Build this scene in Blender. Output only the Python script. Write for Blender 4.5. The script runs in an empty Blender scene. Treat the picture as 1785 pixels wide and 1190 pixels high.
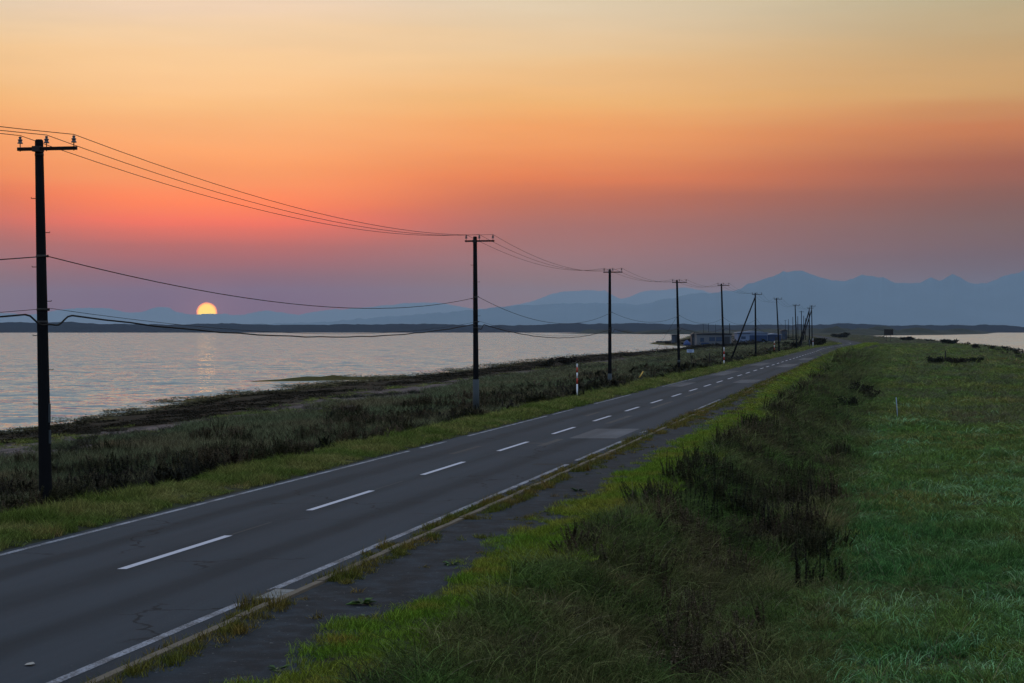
import bpy, bmesh, math, random
import numpy as np
from mathutils import Vector

sc = bpy.context.scene
C = sc.collection
RNG = np.random.default_rng(7)
random.seed(7)

# ------------------------------------------------------------------ camera
F = 3200.0                      # focal length in photograph pixels (photo is 1785 wide)
CX, HY, CAMZ = 892.5, 576.0, 3.9
cam_d = bpy.data.cameras.new('camera')
cam = bpy.data.objects.new('camera', cam_d)
C.objects.link(cam)
cam.location = (0, 0, CAMZ)
cam.rotation_euler = (math.radians(90), 0, 0)
cam_d.sensor_width = 36.0
cam_d.lens = F / 1785 * 36.0
cam_d.shift_y = -(595 - HY) / 1785
cam_d.clip_start = 0.5
cam_d.clip_end = 150000
sc.camera = cam

def px(x, y, Z):
    """a photograph pixel at depth Z"""
    return Vector(((x - CX) / F * Z, Z, CAMZ - (y - HY) / F * Z))

def lin(c):
    c = [v / 255.0 for v in c]
    return [v / 12.92 if v <= 0.04045 else ((v + 0.055) / 1.055) ** 2.4 for v in c]

# ------------------------------------------------------------------ world, sun, exposure
SUN_AZ = math.atan((360.5 - CX) / F)          # sun direction in the picture
SUN_EL = math.atan((HY - 545.0) / F)
sun_dir = Vector((math.sin(SUN_AZ) * math.cos(SUN_EL), math.cos(SUN_AZ) * math.cos(SUN_EL), math.sin(SUN_EL)))

world = bpy.data.worlds.new('World')
sc.world = world
world.use_nodes = True
wt = world.node_tree
wt.nodes.clear()
wn, wl = wt.nodes, wt.links

def wmath(op, a, b=None, c=None, clamp=False):
    n = wn.new('ShaderNodeMath'); n.operation = op; n.use_clamp = clamp
    for i, v in enumerate((a, b, c)):
        if v is None: continue
        if isinstance(v, (int, float)): n.inputs[i].default_value = v
        else: wl.new(v, n.inputs[i])
    return n.outputs[0]

def wmap(v, a, b, smooth=True):
    n = wn.new('ShaderNodeMapRange'); n.interpolation_type = 'SMOOTHSTEP' if smooth else 'LINEAR'
    wl.new(v, n.inputs[0])
    n.inputs[1].default_value = a; n.inputs[2].default_value = b
    n.inputs[3].default_value = 0; n.inputs[4].default_value = 1
    return n.outputs[0]

def wmix(f, a, b):
    n = wn.new('ShaderNodeMix'); n.data_type = 'RGBA'
    if isinstance(f, (int, float)): n.inputs[0].default_value = f
    else: wl.new(f, n.inputs[0])
    for i, v in ((6, a), (7, b)):
        if isinstance(v, (tuple, list)): n.inputs[i].default_value = (*v[:3], 1)
        else: wl.new(v, n.inputs[i])
    return n.outputs[2]

tc = wn.new('ShaderNodeTexCoord')
sep = wn.new('ShaderNodeSeparateXYZ'); wl.new(tc.outputs['Generated'], sep.inputs[0])
Zs = sep.outputs[2]
nz = wn.new('ShaderNodeTexNoise'); nz.inputs['Scale'].default_value = 3.0; nz.inputs['Detail'].default_value = 3
mp = wn.new('ShaderNodeMapping'); mp.inputs['Scale'].default_value = (1, 1, 14)
wl.new(tc.outputs['Generated'], mp.inputs[0]); wl.new(mp.outputs[0], nz.inputs['Vector'])
wob = wmath('MULTIPLY', wmath('SUBTRACT', nz.outputs[0], 0.5), 0.022)      # soft streaks of thin haze
Zw = wmath('ADD', Zs, wmath('MULTIPLY', wob, wmap(Zs, 0.02, 0.09)))
fac = wmath('POWER', wmath('MAXIMUM', Zw, 0.0), 0.5)
# sky colours by elevation, at four angles from the sun (given as photograph row, sRGB); rows above the frame are given as elevation
def ramp(stops):
    r = wn.new('ShaderNodeValToRGB'); wl.new(fac, r.inputs[0])
    e = r.color_ramp.elements
    pts = []
    for k, c in stops:
        z = math.sin(math.atan((HY - k) / F)) if k > -1 else math.sin(math.radians(-k))
        pts.append((math.sqrt(max(z, 0.0)), c))
    pts.sort(key=lambda q: q[0])
    while len(e) < len(pts): e.new(0.5)
    for el, (p, c) in zip(e, pts):
        el.position = p
        el.color = (*(lin(c) if max(c) > 3 else c), 1)
    return r.outputs[0]
ZEN = [(-40, (.66, .76, .90)), (-60, (.66, .84, 1.10)), (-90, (.64, .84, 1.16))]      # linear: the clear blue overhead that lights the ground
UP = [(-14, (232, 212, 178)), (-24, (222, 214, 200))] + ZEN
SKY_A = [(576, (0.431, 0.009, 0.0)), (515, (0.431, 0.009, 0.0)), (480, (0.491, 0.065, 0.0)), (430, (0.808, 0.11, 0.0)), (385, (1.474, 0.178, 0.0)), (350, (1.498, 0.26, 0.0)), (300, (1.312, 0.409, 0.066)), (200, (1.212, 0.618, 0.205)), (100, (1.143, 0.699, 0.32)), (60, (1.064, 0.714, 0.39)), (0, (0.96, 0.711, 0.514))] + UP
SKY_B = [(576, (0.507, 0.144, 0.004)), (490, (0.507, 0.144, 0.004)), (450, (0.523, 0.156, 0.062)), (400, (0.576, 0.141, 0.042)), (350, (0.748, 0.15, 0.001)), (310, (1.063, 0.228, 0.0)), (250, (1.13, 0.373, 0.059)), (170, (1.106, 0.546, 0.146)), (100, (0.978, 0.625, 0.29)), (0, (0.875, 0.695, 0.462))] + UP
SKY_C = [(576, (0.218, 0.055, 0.0)), (450, (0.218, 0.055, 0.0)), (400, (0.251, 0.079, 0.011)), (350, (0.307, 0.076, 0.0)), (300, (0.434, 0.094, 0.0)), (230, (0.698, 0.201, 0.026)), (180, (0.742, 0.39, 0.111)), (100, (0.65, 0.413, 0.167)), (0, (0.56, 0.451, 0.25)), (-14, (200, 192, 170)), (-24, (200, 202, 198))] + ZEN
SKY_D = [(576, (116, 116, 134)), (400, (132, 122, 136)), (200, (150, 140, 152)), (0, (152, 156, 174)), (-14, (170, 178, 196)), (-24, (182, 198, 222))] + ZEN
rA, rB, rC, rD = ramp(SKY_A), ramp(SKY_B), ramp(SKY_C), ramp(SKY_D)
hl = wmath('SQRT', wmath('ADD', wmath('MULTIPLY', sep.outputs[0], sep.outputs[0]), wmath('MULTIPLY', sep.outputs[1], sep.outputs[1])))
hd = wmath('ADD', wmath('MULTIPLY', sep.outputs[0], math.sin(SUN_AZ)), wmath('MULTIPLY', sep.outputs[1], math.cos(SUN_AZ)))
az = wmath('ARCCOSINE', wmath('MINIMUM', wmath('DIVIDE', hd, wmath('ADD', hl, 1e-5)), 1.0))
R_ = math.radians
grad = wmix(wmap(az, R_(1), R_(11)), rA, rB)
grad = wmix(wmap(az, R_(9), R_(26)), grad, rC)
grad = wmix(wmap(az, R_(30), R_(120)), grad, rD)
# the clear upper sky: Nishita, faded in well above the dusk haze layer
sky = wn.new('ShaderNodeTexSky'); sky.sky_type = 'NISHITA'; sky.sun_disc = False
sky.sun_elevation = max(SUN_EL, R_(0.6)); sky.sun_rotation = SUN_AZ
nsc = wn.new('ShaderNodeVectorMath'); nsc.operation = 'SCALE'; nsc.inputs['Scale'].default_value = 0.12
wl.new(sky.outputs[0], nsc.inputs[0])
col = wmix(wmath('MULTIPLY', wmap(Zs, 0.3, 0.9), 0.15), grad, nsc.outputs[0])
# the sun itself, low in the murk
dt = wn.new('ShaderNodeVectorMath'); dt.operation = 'DOT_PRODUCT'
nrm = wn.new('ShaderNodeVectorMath'); nrm.operation = 'NORMALIZE'; wl.new(tc.outputs['Generated'], nrm.inputs[0])
wl.new(nrm.outputs[0], dt.inputs[0]); dt.inputs[1].default_value = sun_dir
SR = 17.4 / F
ang = wmath('ARCCOSINE', wmath('MINIMUM', dt.outputs['Value'], 1.0))
disc = wmap(ang, SR * 1.05, SR * 0.95)
core = wmap(ang, SR * 1.0, SR * 0.72)
SUNGAIN = 4.2
dcol = wmix(core, (1.0 * SUNGAIN, 0.20 * SUNGAIN, 0.0), (1.0 * SUNGAIN, 0.60 * SUNGAIN, 0.0))
halo = wmath('POWER', wmap(ang, R_(2.2), SR, False), 3.0)
halo = wmath('MULTIPLY', halo, 0.22)
col = wmix(halo, col, (1.0, 0.22, 0.12))
col = wmix(disc, col, dcol)
nz2 = wn.new('ShaderNodeTexNoise'); nz2.inputs['Scale'].default_value = 5.0; nz2.inputs['Detail'].default_value = 5; nz2.inputs['Roughness'].default_value = 0.6
mp2 = wn.new('ShaderNodeMapping'); mp2.inputs['Scale'].default_value = (1, 1, 9); mp2.inputs['Rotation'].default_value = (0, R_(2.5), 0)
wl.new(tc.outputs['Generated'], mp2.inputs[0]); wl.new(mp2.outputs[0], nz2.inputs['Vector'])
stk = wmath('ADD', 1.0, wmath('MULTIPLY', wmath('SUBTRACT', nz2.outputs[0], 0.5), 0.22))
vs = wn.new('ShaderNodeVectorMath'); vs.operation = 'SCALE'; wl.new(col, vs.inputs[0]); wl.new(stk, vs.inputs['Scale']); col = vs.outputs[0]
bg = wn.new('ShaderNodeBackground'); wl.new(col, bg.inputs[0]); bg.inputs[1].default_value = 1.0
wo = wn.new('ShaderNodeOutputWorld'); wl.new(bg.outputs[0], wo.inputs[0])

sl = bpy.data.lights.new('sun', 'SUN')
sl.energy = 0.0003; sl.angle = R_(0.53); sl.color = (1.0, 0.42, 0.18)
so = bpy.data.objects.new('sun', sl); C.objects.link(so)
so.rotation_euler = (-sun_dir).to_track_quat('-Z', 'Y').to_euler()

sc.view_settings.view_transform = 'Standard'
sc.view_settings.look = 'None'
sc.view_settings.exposure = 0.0
sc.view_settings.gamma = 1.0
sc.view_settings.use_curve_mapping = False
sc.render.engine = 'CYCLES'
sc.cycles.use_denoising = True
sc.cycles.max_bounces = 6
sc.cycles.diffuse_bounces = 3
sc.cycles.transparent_max_bounces = 16
sc.cycles.volume_bounces = 0

# ------------------------------------------------------------------ helpers
def tag(o, label=None, cat=None, group=None, kind=None):
    if label: o['label'] = label
    if cat: o['category'] = cat
    if group: o['group'] = group
    if kind: o['kind'] = kind
    return o

def empty(name, loc, label, cat, group=None, rz=0.0):
    o = bpy.data.objects.new(name, None); C.objects.link(o)
    o.location = loc; o.rotation_euler = (0, 0, rz); o.empty_display_size = 0.2
    return tag(o, label, cat, group)

def mesh_obj(name, verts, faces, mat, parent=None, smooth=False, link=True):
    me = bpy.data.meshes.new(name)
    me.from_pydata([tuple(v) for v in verts], [], [tuple(f) for f in faces])
    me.update()
    if smooth: me.shade_smooth()
    if mat: me.materials.append(mat)
    o = bpy.data.objects.new(name, me)
    if link: C.objects.link(o)
    if parent: o.parent = parent
    return o

class MB:
    """collects shapes for ONE mesh object"""
    def __init__(s): s.v = []; s.f = []
    def add(s, v, f):
        b = len(s.v); s.v += [tuple(p) for p in v]; s.f += [tuple(i + b for i in q) for q in f]
    def box(s, x0, x1, y0, y1, z0, z1, rz=0.0, c=(0, 0, 0)):
        p = [(x, y, z) for z in (z0, z1) for x, y in ((x0, y0), (x1, y0), (x1, y1), (x0, y1))]
        if rz:
            k, q = math.cos(rz), math.sin(rz)
            p = [(a * k - b * q, a * q + b * k, d) for a, b, d in p]
        s.add([(a + c[0], b + c[1], d + c[2]) for a, b, d in p],
              [(3, 2, 1, 0), (4, 5, 6, 7), (0, 1, 5, 4), (1, 2, 6, 5), (2, 3, 7, 6), (3, 0, 4, 7)])
    def tube(s, pts, rad, n=8, cap=True):
        pts = [Vector(p) for p in pts]
        if not isinstance(rad, (list, tuple)): rad = [rad] * len(pts)
        vs = []; fs = []
        up0 = None
        for i, p in enumerate(pts):
            d = (pts[min(i + 1, len(pts) - 1)] - pts[max(i - 1, 0)]).normalized()
            up = Vector((0, 0, 1)) if abs(d.z) < 0.9 else Vector((1, 0, 0))
            a = d.cross(up).normalized(); b = a.cross(d).normalized()
            for k in range(n):
                t = 2 * math.pi * k / n
                vs.append(p + a * math.cos(t) * rad[i] + b * math.sin(t) * rad[i])
        for i in range(len(pts) - 1):
            for k in range(n):
                fs.append((i * n + k, i * n + (k + 1) % n, (i + 1) * n + (k + 1) % n, (i + 1) * n + k))
        if cap:
            fs.append(tuple(range(n - 1, -1, -1)))
            fs.append(tuple((len(pts) - 1) * n + k for k in range(n)))
        s.add(vs, fs)
    def lathe(s, prof, c=(0, 0, 0), n=12):
        vs = []; fs = []
        for r, z in prof:
            for k in range(n):
                t = 2 * math.pi * k / n
                vs.append((c[0] + r * math.cos(t), c[1] + r * math.sin(t), c[2] + z))
        m = len(prof)
        for i in range(m - 1):
            for k in range(n):
                fs.append((i * n + k, i * n + (k + 1) % n, (i + 1) * n + (k + 1) % n, (i + 1) * n + k))
        fs.append(tuple(range(n - 1, -1, -1))); fs.append(tuple((m - 1) * n + k for k in range(n)))
        s.add(vs, fs)
    def prism(s, poly, y0, y1):
        n = len(poly)
        s.add([(x, y0, z) for x, z in poly] + [(x, y1, z) for x, z in poly],
              [tuple(range(n)), tuple(range(2 * n - 1, n - 1, -1))] + [((i + 1) % n, i, n + i, n + (i + 1) % n) for i in range(n)])
    def build(s, name, mat, parent=None, smooth=False):
        return mesh_obj(name, s.v, s.f, mat, parent, smooth)

def hashn(ix, iy, seed):
    h = (ix.astype(np.int64) * 374761393 + iy.astype(np.int64) * 668265263 + seed * 974711) & 0x7fffffff
    h = ((h ^ (h >> 13)) * 1274126177) & 0x7fffffff
    return ((h ^ (h >> 16)) & 0xffff) / 65535.0

def vnoise(x, y, seed=0):
    x = np.asarray(x, float); y = np.asarray(y, float)
    ix = np.floor(x); iy = np.floor(y); fx = x - ix; fy = y - iy
    fx = fx * fx * (3 - 2 * fx); fy = fy * fy * (3 - 2 * fy)
    a = hashn(ix, iy, seed); b = hashn(ix + 1, iy, seed); c = hashn(ix, iy + 1, seed); d = hashn(ix + 1, iy + 1, seed)
    return (a * (1 - fx) + b * fx) * (1 - fy) + (c * (1 - fx) + d * fx) * fy

def fbm(x, y, seed=0, oct=4):
    s = 0; a = 0.5; t = 0
    for o in range(oct):
        s = s + a * vnoise(np.asarray(x) * 2 ** o, np.asarray(y) * 2 ** o, seed + o * 17); t += a; a *= 0.5
    return s / t

def sstep(a, b, x):
    t = np.clip((np.asarray(x, float) - a) / (b - a), 0, 1)
    return t * t * (3 - 2 * t)

# ------------------------------------------------------------------ materials
class Mat:
    def __init__(s, name, rough=0.8, spec=0.3):
        s.m = bpy.data.materials.new(name); s.m.use_nodes = True
        s.t = s.m.node_tree; s.n = s.t.nodes; s.l = s.t.links
        s.b = s.n['Principled BSDF']; s.o = s.n['Material Output']
        s.b.inputs['Roughness'].default_value = rough
        s.b.inputs['Specular IOR Level'].default_value = spec
        s._c = None
    def coord(s, kind='Object'):
        if s._c is None: s._c = s.n.new('ShaderNodeTexCoord')
        return s._c.outputs[kind]
    def noise(s, scale, detail=4, rough=0.55, stretch=None, vec=None, rot=0.0):
        v = vec or s.coord()
        if stretch or rot:
            m = s.n.new('ShaderNodeMapping'); m.vector_type = 'POINT'
            if rot:
                r = s.n.new('ShaderNodeMapping'); r.inputs['Rotation'].default_value = (0, 0, rot)
                s.l.new(v, r.inputs[0]); v = r.outputs[0]
            if stretch: m.inputs['Scale'].default_value = stretch
            s.l.new(v, m.inputs[0]); v = m.outputs[0]
        n = s.n.new('ShaderNodeTexNoise')
        n.inputs['Scale'].default_value = scale; n.inputs['Detail'].default_value = detail
        n.inputs['Roughness'].default_value = rough
        s.l.new(v, n.inputs['Vector'])
        return n.outputs[0]
    def map(s, v, a, b, lo=0.0, hi=1.0):
        n = s.n.new('ShaderNodeMapRange'); n.interpolation_type = 'SMOOTHSTEP'
        s.l.new(v, n.inputs[0])
        for i, q in enumerate((a, b, lo, hi)): n.inputs[i + 1].default_value = q
        return n.outputs[0]
    def math(s, op, a, b=None):
        n = s.n.new('ShaderNodeMath'); n.operation = op
        for i, v in enumerate((a, b)):
            if v is None: continue
            if isinstance(v, (int, float)): n.inputs[i].default_value = v
            else: s.l.new(v, n.inputs[i])
        return n.outputs[0]
    def mix(s, f, a, b, mode='MIX'):
        n = s.n.new('ShaderNodeMix'); n.data_type = 'RGBA'; n.blend_type = mode
        if isinstance(f, (int, float)): n.inputs[0].default_value = f
        else: s.l.new(f, n.inputs[0])
        for i, v in ((6, a), (7, b)):
            if isinstance(v, (tuple, list)): n.inputs[i].default_value = (*v[:3], 1)
            else: s.l.new(v, n.inputs[i])
        return n.outputs[2]
    def attr(s, name):
        n = s.n.new('ShaderNodeAttribute'); n.attribute_name = name
        return n.outputs['Fac']
    def info(s): return s.n.new('ShaderNodeObjectInfo')
    def color(s, v):
        if isinstance(v, (tuple, list)): s.b.inputs['Base Color'].default_value = (*v[:3], 1)
        else: s.l.new(v, s.b.inputs['Base Color'])
        return s
    def bump(s, h, strength=0.4, dist=0.02):
        n = s.n.new('ShaderNodeBump'); n.inputs['Strength'].default_value = strength; n.inputs['Distance'].default_value = dist
        s.l.new(h, n.inputs['Height']); s.l.new(n.outputs[0], s.b.inputs['Normal'])
        return s
    def translucent(s, colsock, fac=0.3):
        t = s.n.new('ShaderNodeBsdfTranslucent'); s.l.new(colsock, t.inputs[0])
        m = s.n.new('ShaderNodeMixShader'); m.inputs[0].default_value = fac
        s.l.new(s.b.outputs[0], m.inputs[1]); s.l.new(t.outputs[0], m.inputs[2]); s.l.new(m.outputs[0], s.o.inputs['Surface'])
        return s

def plain(name, c, rough=0.7, spec=0.3, var=0.25, scale=3.0, bump=0.0, metal=0.0):
    m = Mat(name, rough, spec)
    n = m.noise(scale, 5, 0.6)
    m.color(m.mix(n, [q * (1 - var) for q in c], [min(1, q * (1 + var)) for q in c]))
    if bump: m.bump(m.noise(scale * 8, 4), bump, 0.01)
    m.b.inputs['Metallic'].default_value = metal
    return m.m

ROADROT = -math.atan(0.2017)     # the road's heading, clockwise from +Y

def mat_asphalt(name, base, tint, wear=1.0, tracks=False):
    m = Mat(name, 0.9, 0.12)
    fine = m.noise(60, 3, 0.7)
    blotch = m.noise(0.35, 5, 0.6)
    streak = m.noise(1.1, 5, 0.62, stretch=(1.0, 0.045, 1.0), rot=-ROADROT)
    c = m.mix(m.map(streak, 0.35, 0.68), [q * 0.70 for q in base], [q * 1.28 for q in base])
    c = m.mix(m.map(blotch, 0.35, 0.7, 0, 0.6 * wear), c, tint)
    c = m.mix(m.map(fine, 0.42, 0.75, 0, 0.35), c, [min(1, q * 1.9) for q in base])
    spots = m.noise(5.0, 4, 0.65)
    c = m.mix(m.map(spots, 0.62, 0.8, 0, 0.35 * wear), c, [q * 0.55 for q in base])
    if tracks:
        u = m.math('ADD', m.attr('u'), m.math('MULTIPLY', m.math('SUBTRACT', m.noise(0.25, 3, 0.6), 0.5), 0.5))
        w = m.math('ABSOLUTE', m.math('SINE', m.math('MULTIPLY', u, 1.95)))
        c = m.mix(m.map(w, 0.25, 0.95, 0, 0.5), c, [q * 1.35 for q in tint])
        oil = m.map(m.math('ABSOLUTE', m.math('SUBTRACT', m.math('ABSOLUTE', u), 1.6)), 0.45, 0.05, 0, 0.4)
        c = m.mix(oil, c, [q * 0.55 for q in base])
    v = m.n.new('ShaderNodeTexVoronoi'); v.feature = 'DISTANCE_TO_EDGE'; v.inputs['Scale'].default_value = 0.22
    wv = m.n.new('ShaderNodeVectorMath'); wv.operation = 'ADD'; nn = m.n.new('ShaderNodeTexNoise'); nn.inputs['Scale'].default_value = 1.2; nn.inputs['Detail'].default_value = 5
    m.l.new(m.coord(), nn.inputs['Vector']); m.l.new(m.coord(), wv.inputs[0]); m.l.new(nn.outputs['Color'], wv.inputs[1]); m.l.new(wv.outputs[0], v.inputs['Vector'])
    crk = m.math('MULTIPLY', m.map(v.outputs['Distance'], 0.008, 0.002), m.map(m.noise(0.16, 3, 0.5), 0.46, 0.56, 0, 0.85))
    c = m.mix(crk, c, [q * 0.3 for q in base])
    if wear > 1.45:
        c = m.mix(m.map(m.noise(2.2, 6, 0.7), 0.42, 0.66, 0, 0.75), c, [q * 2.0 for q in base])
        c = m.mix(m.map(m.noise(11, 2, 0.5), 0.70, 0.76, 0, 0.8), c, (0.12, 0.12, 0.125))
    speck = m.map(m.noise(26, 2, 0.5), 0.68, 0.76, 0, 0.5 * wear)
    c = m.mix(speck, c, (0.13, 0.13, 0.14))
    m.color(c)
    m.bump(fine, 0.35, 0.008)
    return m.m

M = {}
M['asphalt'] = mat_asphalt('asphalt', (0.024, 0.032, 0.041), (0.028, 0.034, 0.043), 1.0, True)
M['path_asphalt'] = mat_asphalt('path_asphalt', (0.014, 0.019, 0.025), (0.007, 0.010, 0.013), 1.5)
M['patch'] = mat_asphalt('patch_asphalt', (0.085, 0.088, 0.098), (0.07, 0.072, 0.08), 1.2)
M['seam'] = mat_asphalt('seam_asphalt', (0.030, 0.032, 0.036), (0.04, 0.04, 0.042))
M['old_paint'] = mat_asphalt('old_paint', (0.062, 0.061, 0.060), (0.05, 0.05, 0.055))

def mat_paint(name, c, wear):
    m = Mat(name, 0.75, 0.3)
    a = m.noise(22, 5, 0.75); b = m.noise(1.3, 4, 0.6)
    k = m.math('ADD', m.math('MULTIPLY', a, 0.62), m.math('MULTIPLY', b, 0.38))
    f = m.map(k, wear - 0.05, wear + 0.07)
    m.color(m.mix(f, (0.055, 0.06, 0.072), c))
    return m.m
M['paint'] = mat_paint('white_paint', (0.42, 0.43, 0.50), 0.36)
M['edge_paint'] = mat_paint('worn_white_paint', (0.24, 0.26, 0.31), 0.49)
M['kerb'] = plain('kerb_concrete', (0.125, 0.105, 0.082), 0.9, 0.15, 0.45, 2.5, 0.5)
M['concrete'] = plain('concrete', (0.17, 0.175, 0.175), 0.9, 0.2, 0.3, 3.0, 0.4)
M['pole'] = plain('dark_pole', (0.008, 0.009, 0.011), 0.85, 0.05, 0.35, 1.5, 0.2)
M['polefoot'] = plain('pole_steel_sleeve', (0.045, 0.058, 0.066), 0.7, 0.15, 0.25, 2.0, 0.1)
M['blackmetal'] = plain('black_metal', (0.015, 0.015, 0.016), 0.6, 0.3)
M['arm'] = plain('crossarm_steel', (0.010, 0.009, 0.009), 0.7, 0.1)
M['porcelain'] = plain('porcelain', (0.075, 0.07, 0.085), 0.3, 0.5, 0.1)
M['wire'] = plain('wire', (0.012, 0.012, 0.013), 0.7, 0.1, 0.1)
M['white'] = plain('white_enamel', (0.62, 0.66, 0.72), 0.5, 0.4, 0.12)
M['red'] = plain('red_enamel', (0.42, 0.035, 0.02), 0.5, 0.4, 0.15)
M['yellow'] = plain('yellow_plastic', (0.46, 0.28, 0.03), 0.5, 0.4, 0.15)
M['plate'] = plain('sign_plate', (0.34, 0.44, 0.62), 0.5, 0.4, 0.1)
M['plateink'] = plain('sign_ink', (0.10, 0.17, 0.36), 0.6, 0.3, 0.1)
M['wood'] = plain('weathered_wood', (0.028, 0.026, 0.026), 0.9, 0.2, 0.4, 4)
M['cream'] = plain('pale_siding', (0.105, 0.125, 0.15), 0.8, 0.2, 0.15, 0.8)
M['bluewhite'] = plain('blue_white_siding', (0.12, 0.18, 0.30), 0.7, 0.3, 0.15, 0.6)
M['blue'] = plain('blue_sheet', (0.010, 0.034, 0.105), 0.6, 0.3, 0.25, 0.8)
M['tarp'] = plain('blue_tarp', (0.012, 0.042, 0.16), 0.5, 0.35, 0.35, 1.5)
M['paleroof'] = plain('pale_roof', (0.15, 0.21, 0.31), 0.5, 0.4, 0.12, 0.7)
M['darkroof'] = plain('dark_roof', (0.025, 0.03, 0.04), 0.6, 0.3, 0.2)
M['glass'] = plain('window_glass', (0.03, 0.06, 0.12), 0.15, 0.5, 0.2)
M['greyshed'] = plain('grey_block', (0.05, 0.068, 0.10), 0.8, 0.2, 0.2)
M['rock'] = plain('shore_rock', (0.014, 0.015, 0.018), 0.8, 0.25, 0.5, 2.0, 0.6)
M['litter'] = plain('paper', (0.3, 0.29, 0.27), 0.8, 0.2)

# ------------------------------------------------------------------ the road's line and the land's shape
CTH = 1 / math.sqrt(1 + 0.2017 ** 2)
_cz = [-60, 0, 100, 200, 300, 345, 390, 438, 485, 531, 575, 625, 690, 780, 891, 1248, 1700, 2600]
_cx = [-12.43 + 0.2017 * z for z in _cz[:6]] + [65.9, 76.4, 87.2, 97.6, 106.0, 114.2, 124.0, 137.5, 154.5, 208, 275, 410]

def _pchip(xs, ys):
    xs = np.array(xs, float); ys = np.array(ys, float)
    m = np.gradient(ys, xs)
    d = np.diff(ys) / np.diff(xs)
    m[:5] = d[0]
    def f(x):
        x = np.asarray(x, float)
        i = np.clip(np.searchsorted(xs, x) - 1, 0, len(xs) - 2)
        h = xs[i + 1] - xs[i]; t = np.clip((x - xs[i]) / h, 0, 1)
        return (ys[i] * (2 * t ** 3 - 3 * t ** 2 + 1) + m[i] * h * (t ** 3 - 2 * t ** 2 + t)
                + ys[i + 1] * (-2 * t ** 3 + 3 * t ** 2) + m[i + 1] * h * (t ** 3 - t ** 2))
    return f
XC = _pchip(_cz, _cx)
SEA = -1.85
def shoreL(Z): return np.interp(Z, [0, 98, 151, 200, 258, 450, 600, 640, 680, 720, 780, 850, 900, 1000, 1440, 2600],
                                [35, 36.5, 43, 45, 47, 54, 55, 52, 58, 66, 76, 82, 85, 85, 100, 150])
def shoreR(Z): return np.interp(Z, [0, 300, 500, 640, 920, 1115, 1363, 1840, 2600], [42, 44, 47, 44, 54, 56, 53, 58, 75])
def fieldz(Z): return np.interp(Z, [0, 70, 300, 520, 800], [-1.3, -1.3, -1.0, -0.95, -0.6])
def toX(u, Z): return XC(Z) + np.asarray(u) / CTH
def toU(X, Z): return (np.asarray(X) - XC(Z)) * CTH

def ground_h(u, Z):
    u = np.asarray(u, float); Z = np.asarray(Z, float)
    t = -u
    s = shoreL(Z) + 3.5 * (fbm(Z / 22, Z * 0 + 3, 5, 3) - 0.5) + 1.2 * (vnoise(Z / 3.1, Z * 0, 9) - 0.5)
    w = (t - 8) / (s - 8)
    zl = np.where(t < 8, np.interp(t, [0, 3.0, 3.2, 4.5, 5.6, 8], [-.06, -.06, .02, .07, .0, -.45]),
                  np.interp(w, [0, .42, .62, 1, 1.5, 2.2], [-.45, -.85, -1.15, SEA, SEA - .9, SEA - 2.2]))
    # the low weedy bar lying off the beach
    X = toX(u, Z)
    dl = Z - (211 + (X + 25) * 1.0)
    bar = np.exp(-(dl / 3.0) ** 2 - ((X + 24) / 9.0) ** 2) * (.42 + .5 * vnoise(X / 3.0, Z / 4.0, 61)) + np.exp(-((X + 18) / 4.0) ** 2 - ((Z - 196) / 9.0) ** 2) * .3 * vnoise(X / 2.5, Z / 3.0, 62)
    zl = zl + np.where(w > 0.95, bar, 0)
    zf = fieldz(Z)
    r = shoreR(Z) + 4 * (fbm(Z / 30, Z * 0 + 8, 15, 3) - 0.5)
    zr = np.interp(u, [0, 3.65, 3.8, 5.5, 5.7, 6.6], [-.06, -.06, -.02, -.02, .06, .09])
    top = 6.6 + 0.5 * (vnoise(Z / 9, Z * 0, 21) - 0.5)
    bw = 3.4 + 1.2 * (vnoise(Z / 17, Z * 0, 22) - 0.5)
    q = sstep(0, 1, (u - top) / bw)
    zr = np.where(u > top, 0.09 + (zf - 0.09) * q, zr)
    zr = np.where(u > r - 8, zf + (SEA - 0.15 - zf) * np.clip((u - r + 8) / 8.5, 0, 1.8), zr)
    h = np.where(u < 0, zl, zr)
    rough = (fbm(u / 2.3, Z / 2.9, 31, 3) - 0.5) * 0.22 + (fbm(u / 11, Z / 15, 41, 3) - 0.5) * 0.35
    off = np.where(u < 0, sstep(3.2, 6.5, -u), sstep(5.6, 9, u))
    return h + rough * off * np.where(u < 0, 0.7, 1.0)

def grid_mesh(name, us, Zs, hf, mat, attrs=None, smooth=True):
    U, ZZ = np.meshgrid(us, Zs)
    X = toX(U, ZZ); H = hf(U, ZZ)
    v = np.stack([X, ZZ, H], -1).reshape(-1, 3)
    n, m = len(Zs), len(us)
    i = np.arange((n - 1) * m).reshape(n - 1, m)[:, :-1].ravel()
    f = np.stack([i, i + 1, i + m + 1, i + m], -1)
    me = bpy.data.meshes.new(name)
    me.from_pydata(v.tolist(), [], f.tolist()); me.update()
    if smooth: me.shade_smooth()
    if attrs:
        for k, fn in attrs.items():
            a = me.attributes.new(k, 'FLOAT', 'POINT')
            a.data.foreach_set('value', np.asarray(fn(U, ZZ), float).ravel().astype(np.float32))
    me.materials.append(mat)
    o = bpy.data.objects.new(name, me); C.objects.link(o)
    return o

def rows(z0, z1, d0, g):
    z = [z0]; d = d0
    while z[-1] < z1:
        z.append(z[-1] + max(d0, g * max(z[-1], 0)))
    return np.array(z)
ZR = rows(-10, 2500, 0.5, 0.012)
us = np.concatenate([np.linspace(-190, -64, 24), np.linspace(-60, -36, 22), np.linspace(-35, -22, 27), np.linspace(-21.3, -8.2, 24), np.linspace(-7.8, -2.9, 21),
                     [-2.4, 0, 2.4], np.linspace(3.1, 12, 36), np.linspace(12.6, 36, 34), np.linspace(37, 56, 22), np.linspace(60, 190, 22)])

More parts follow.
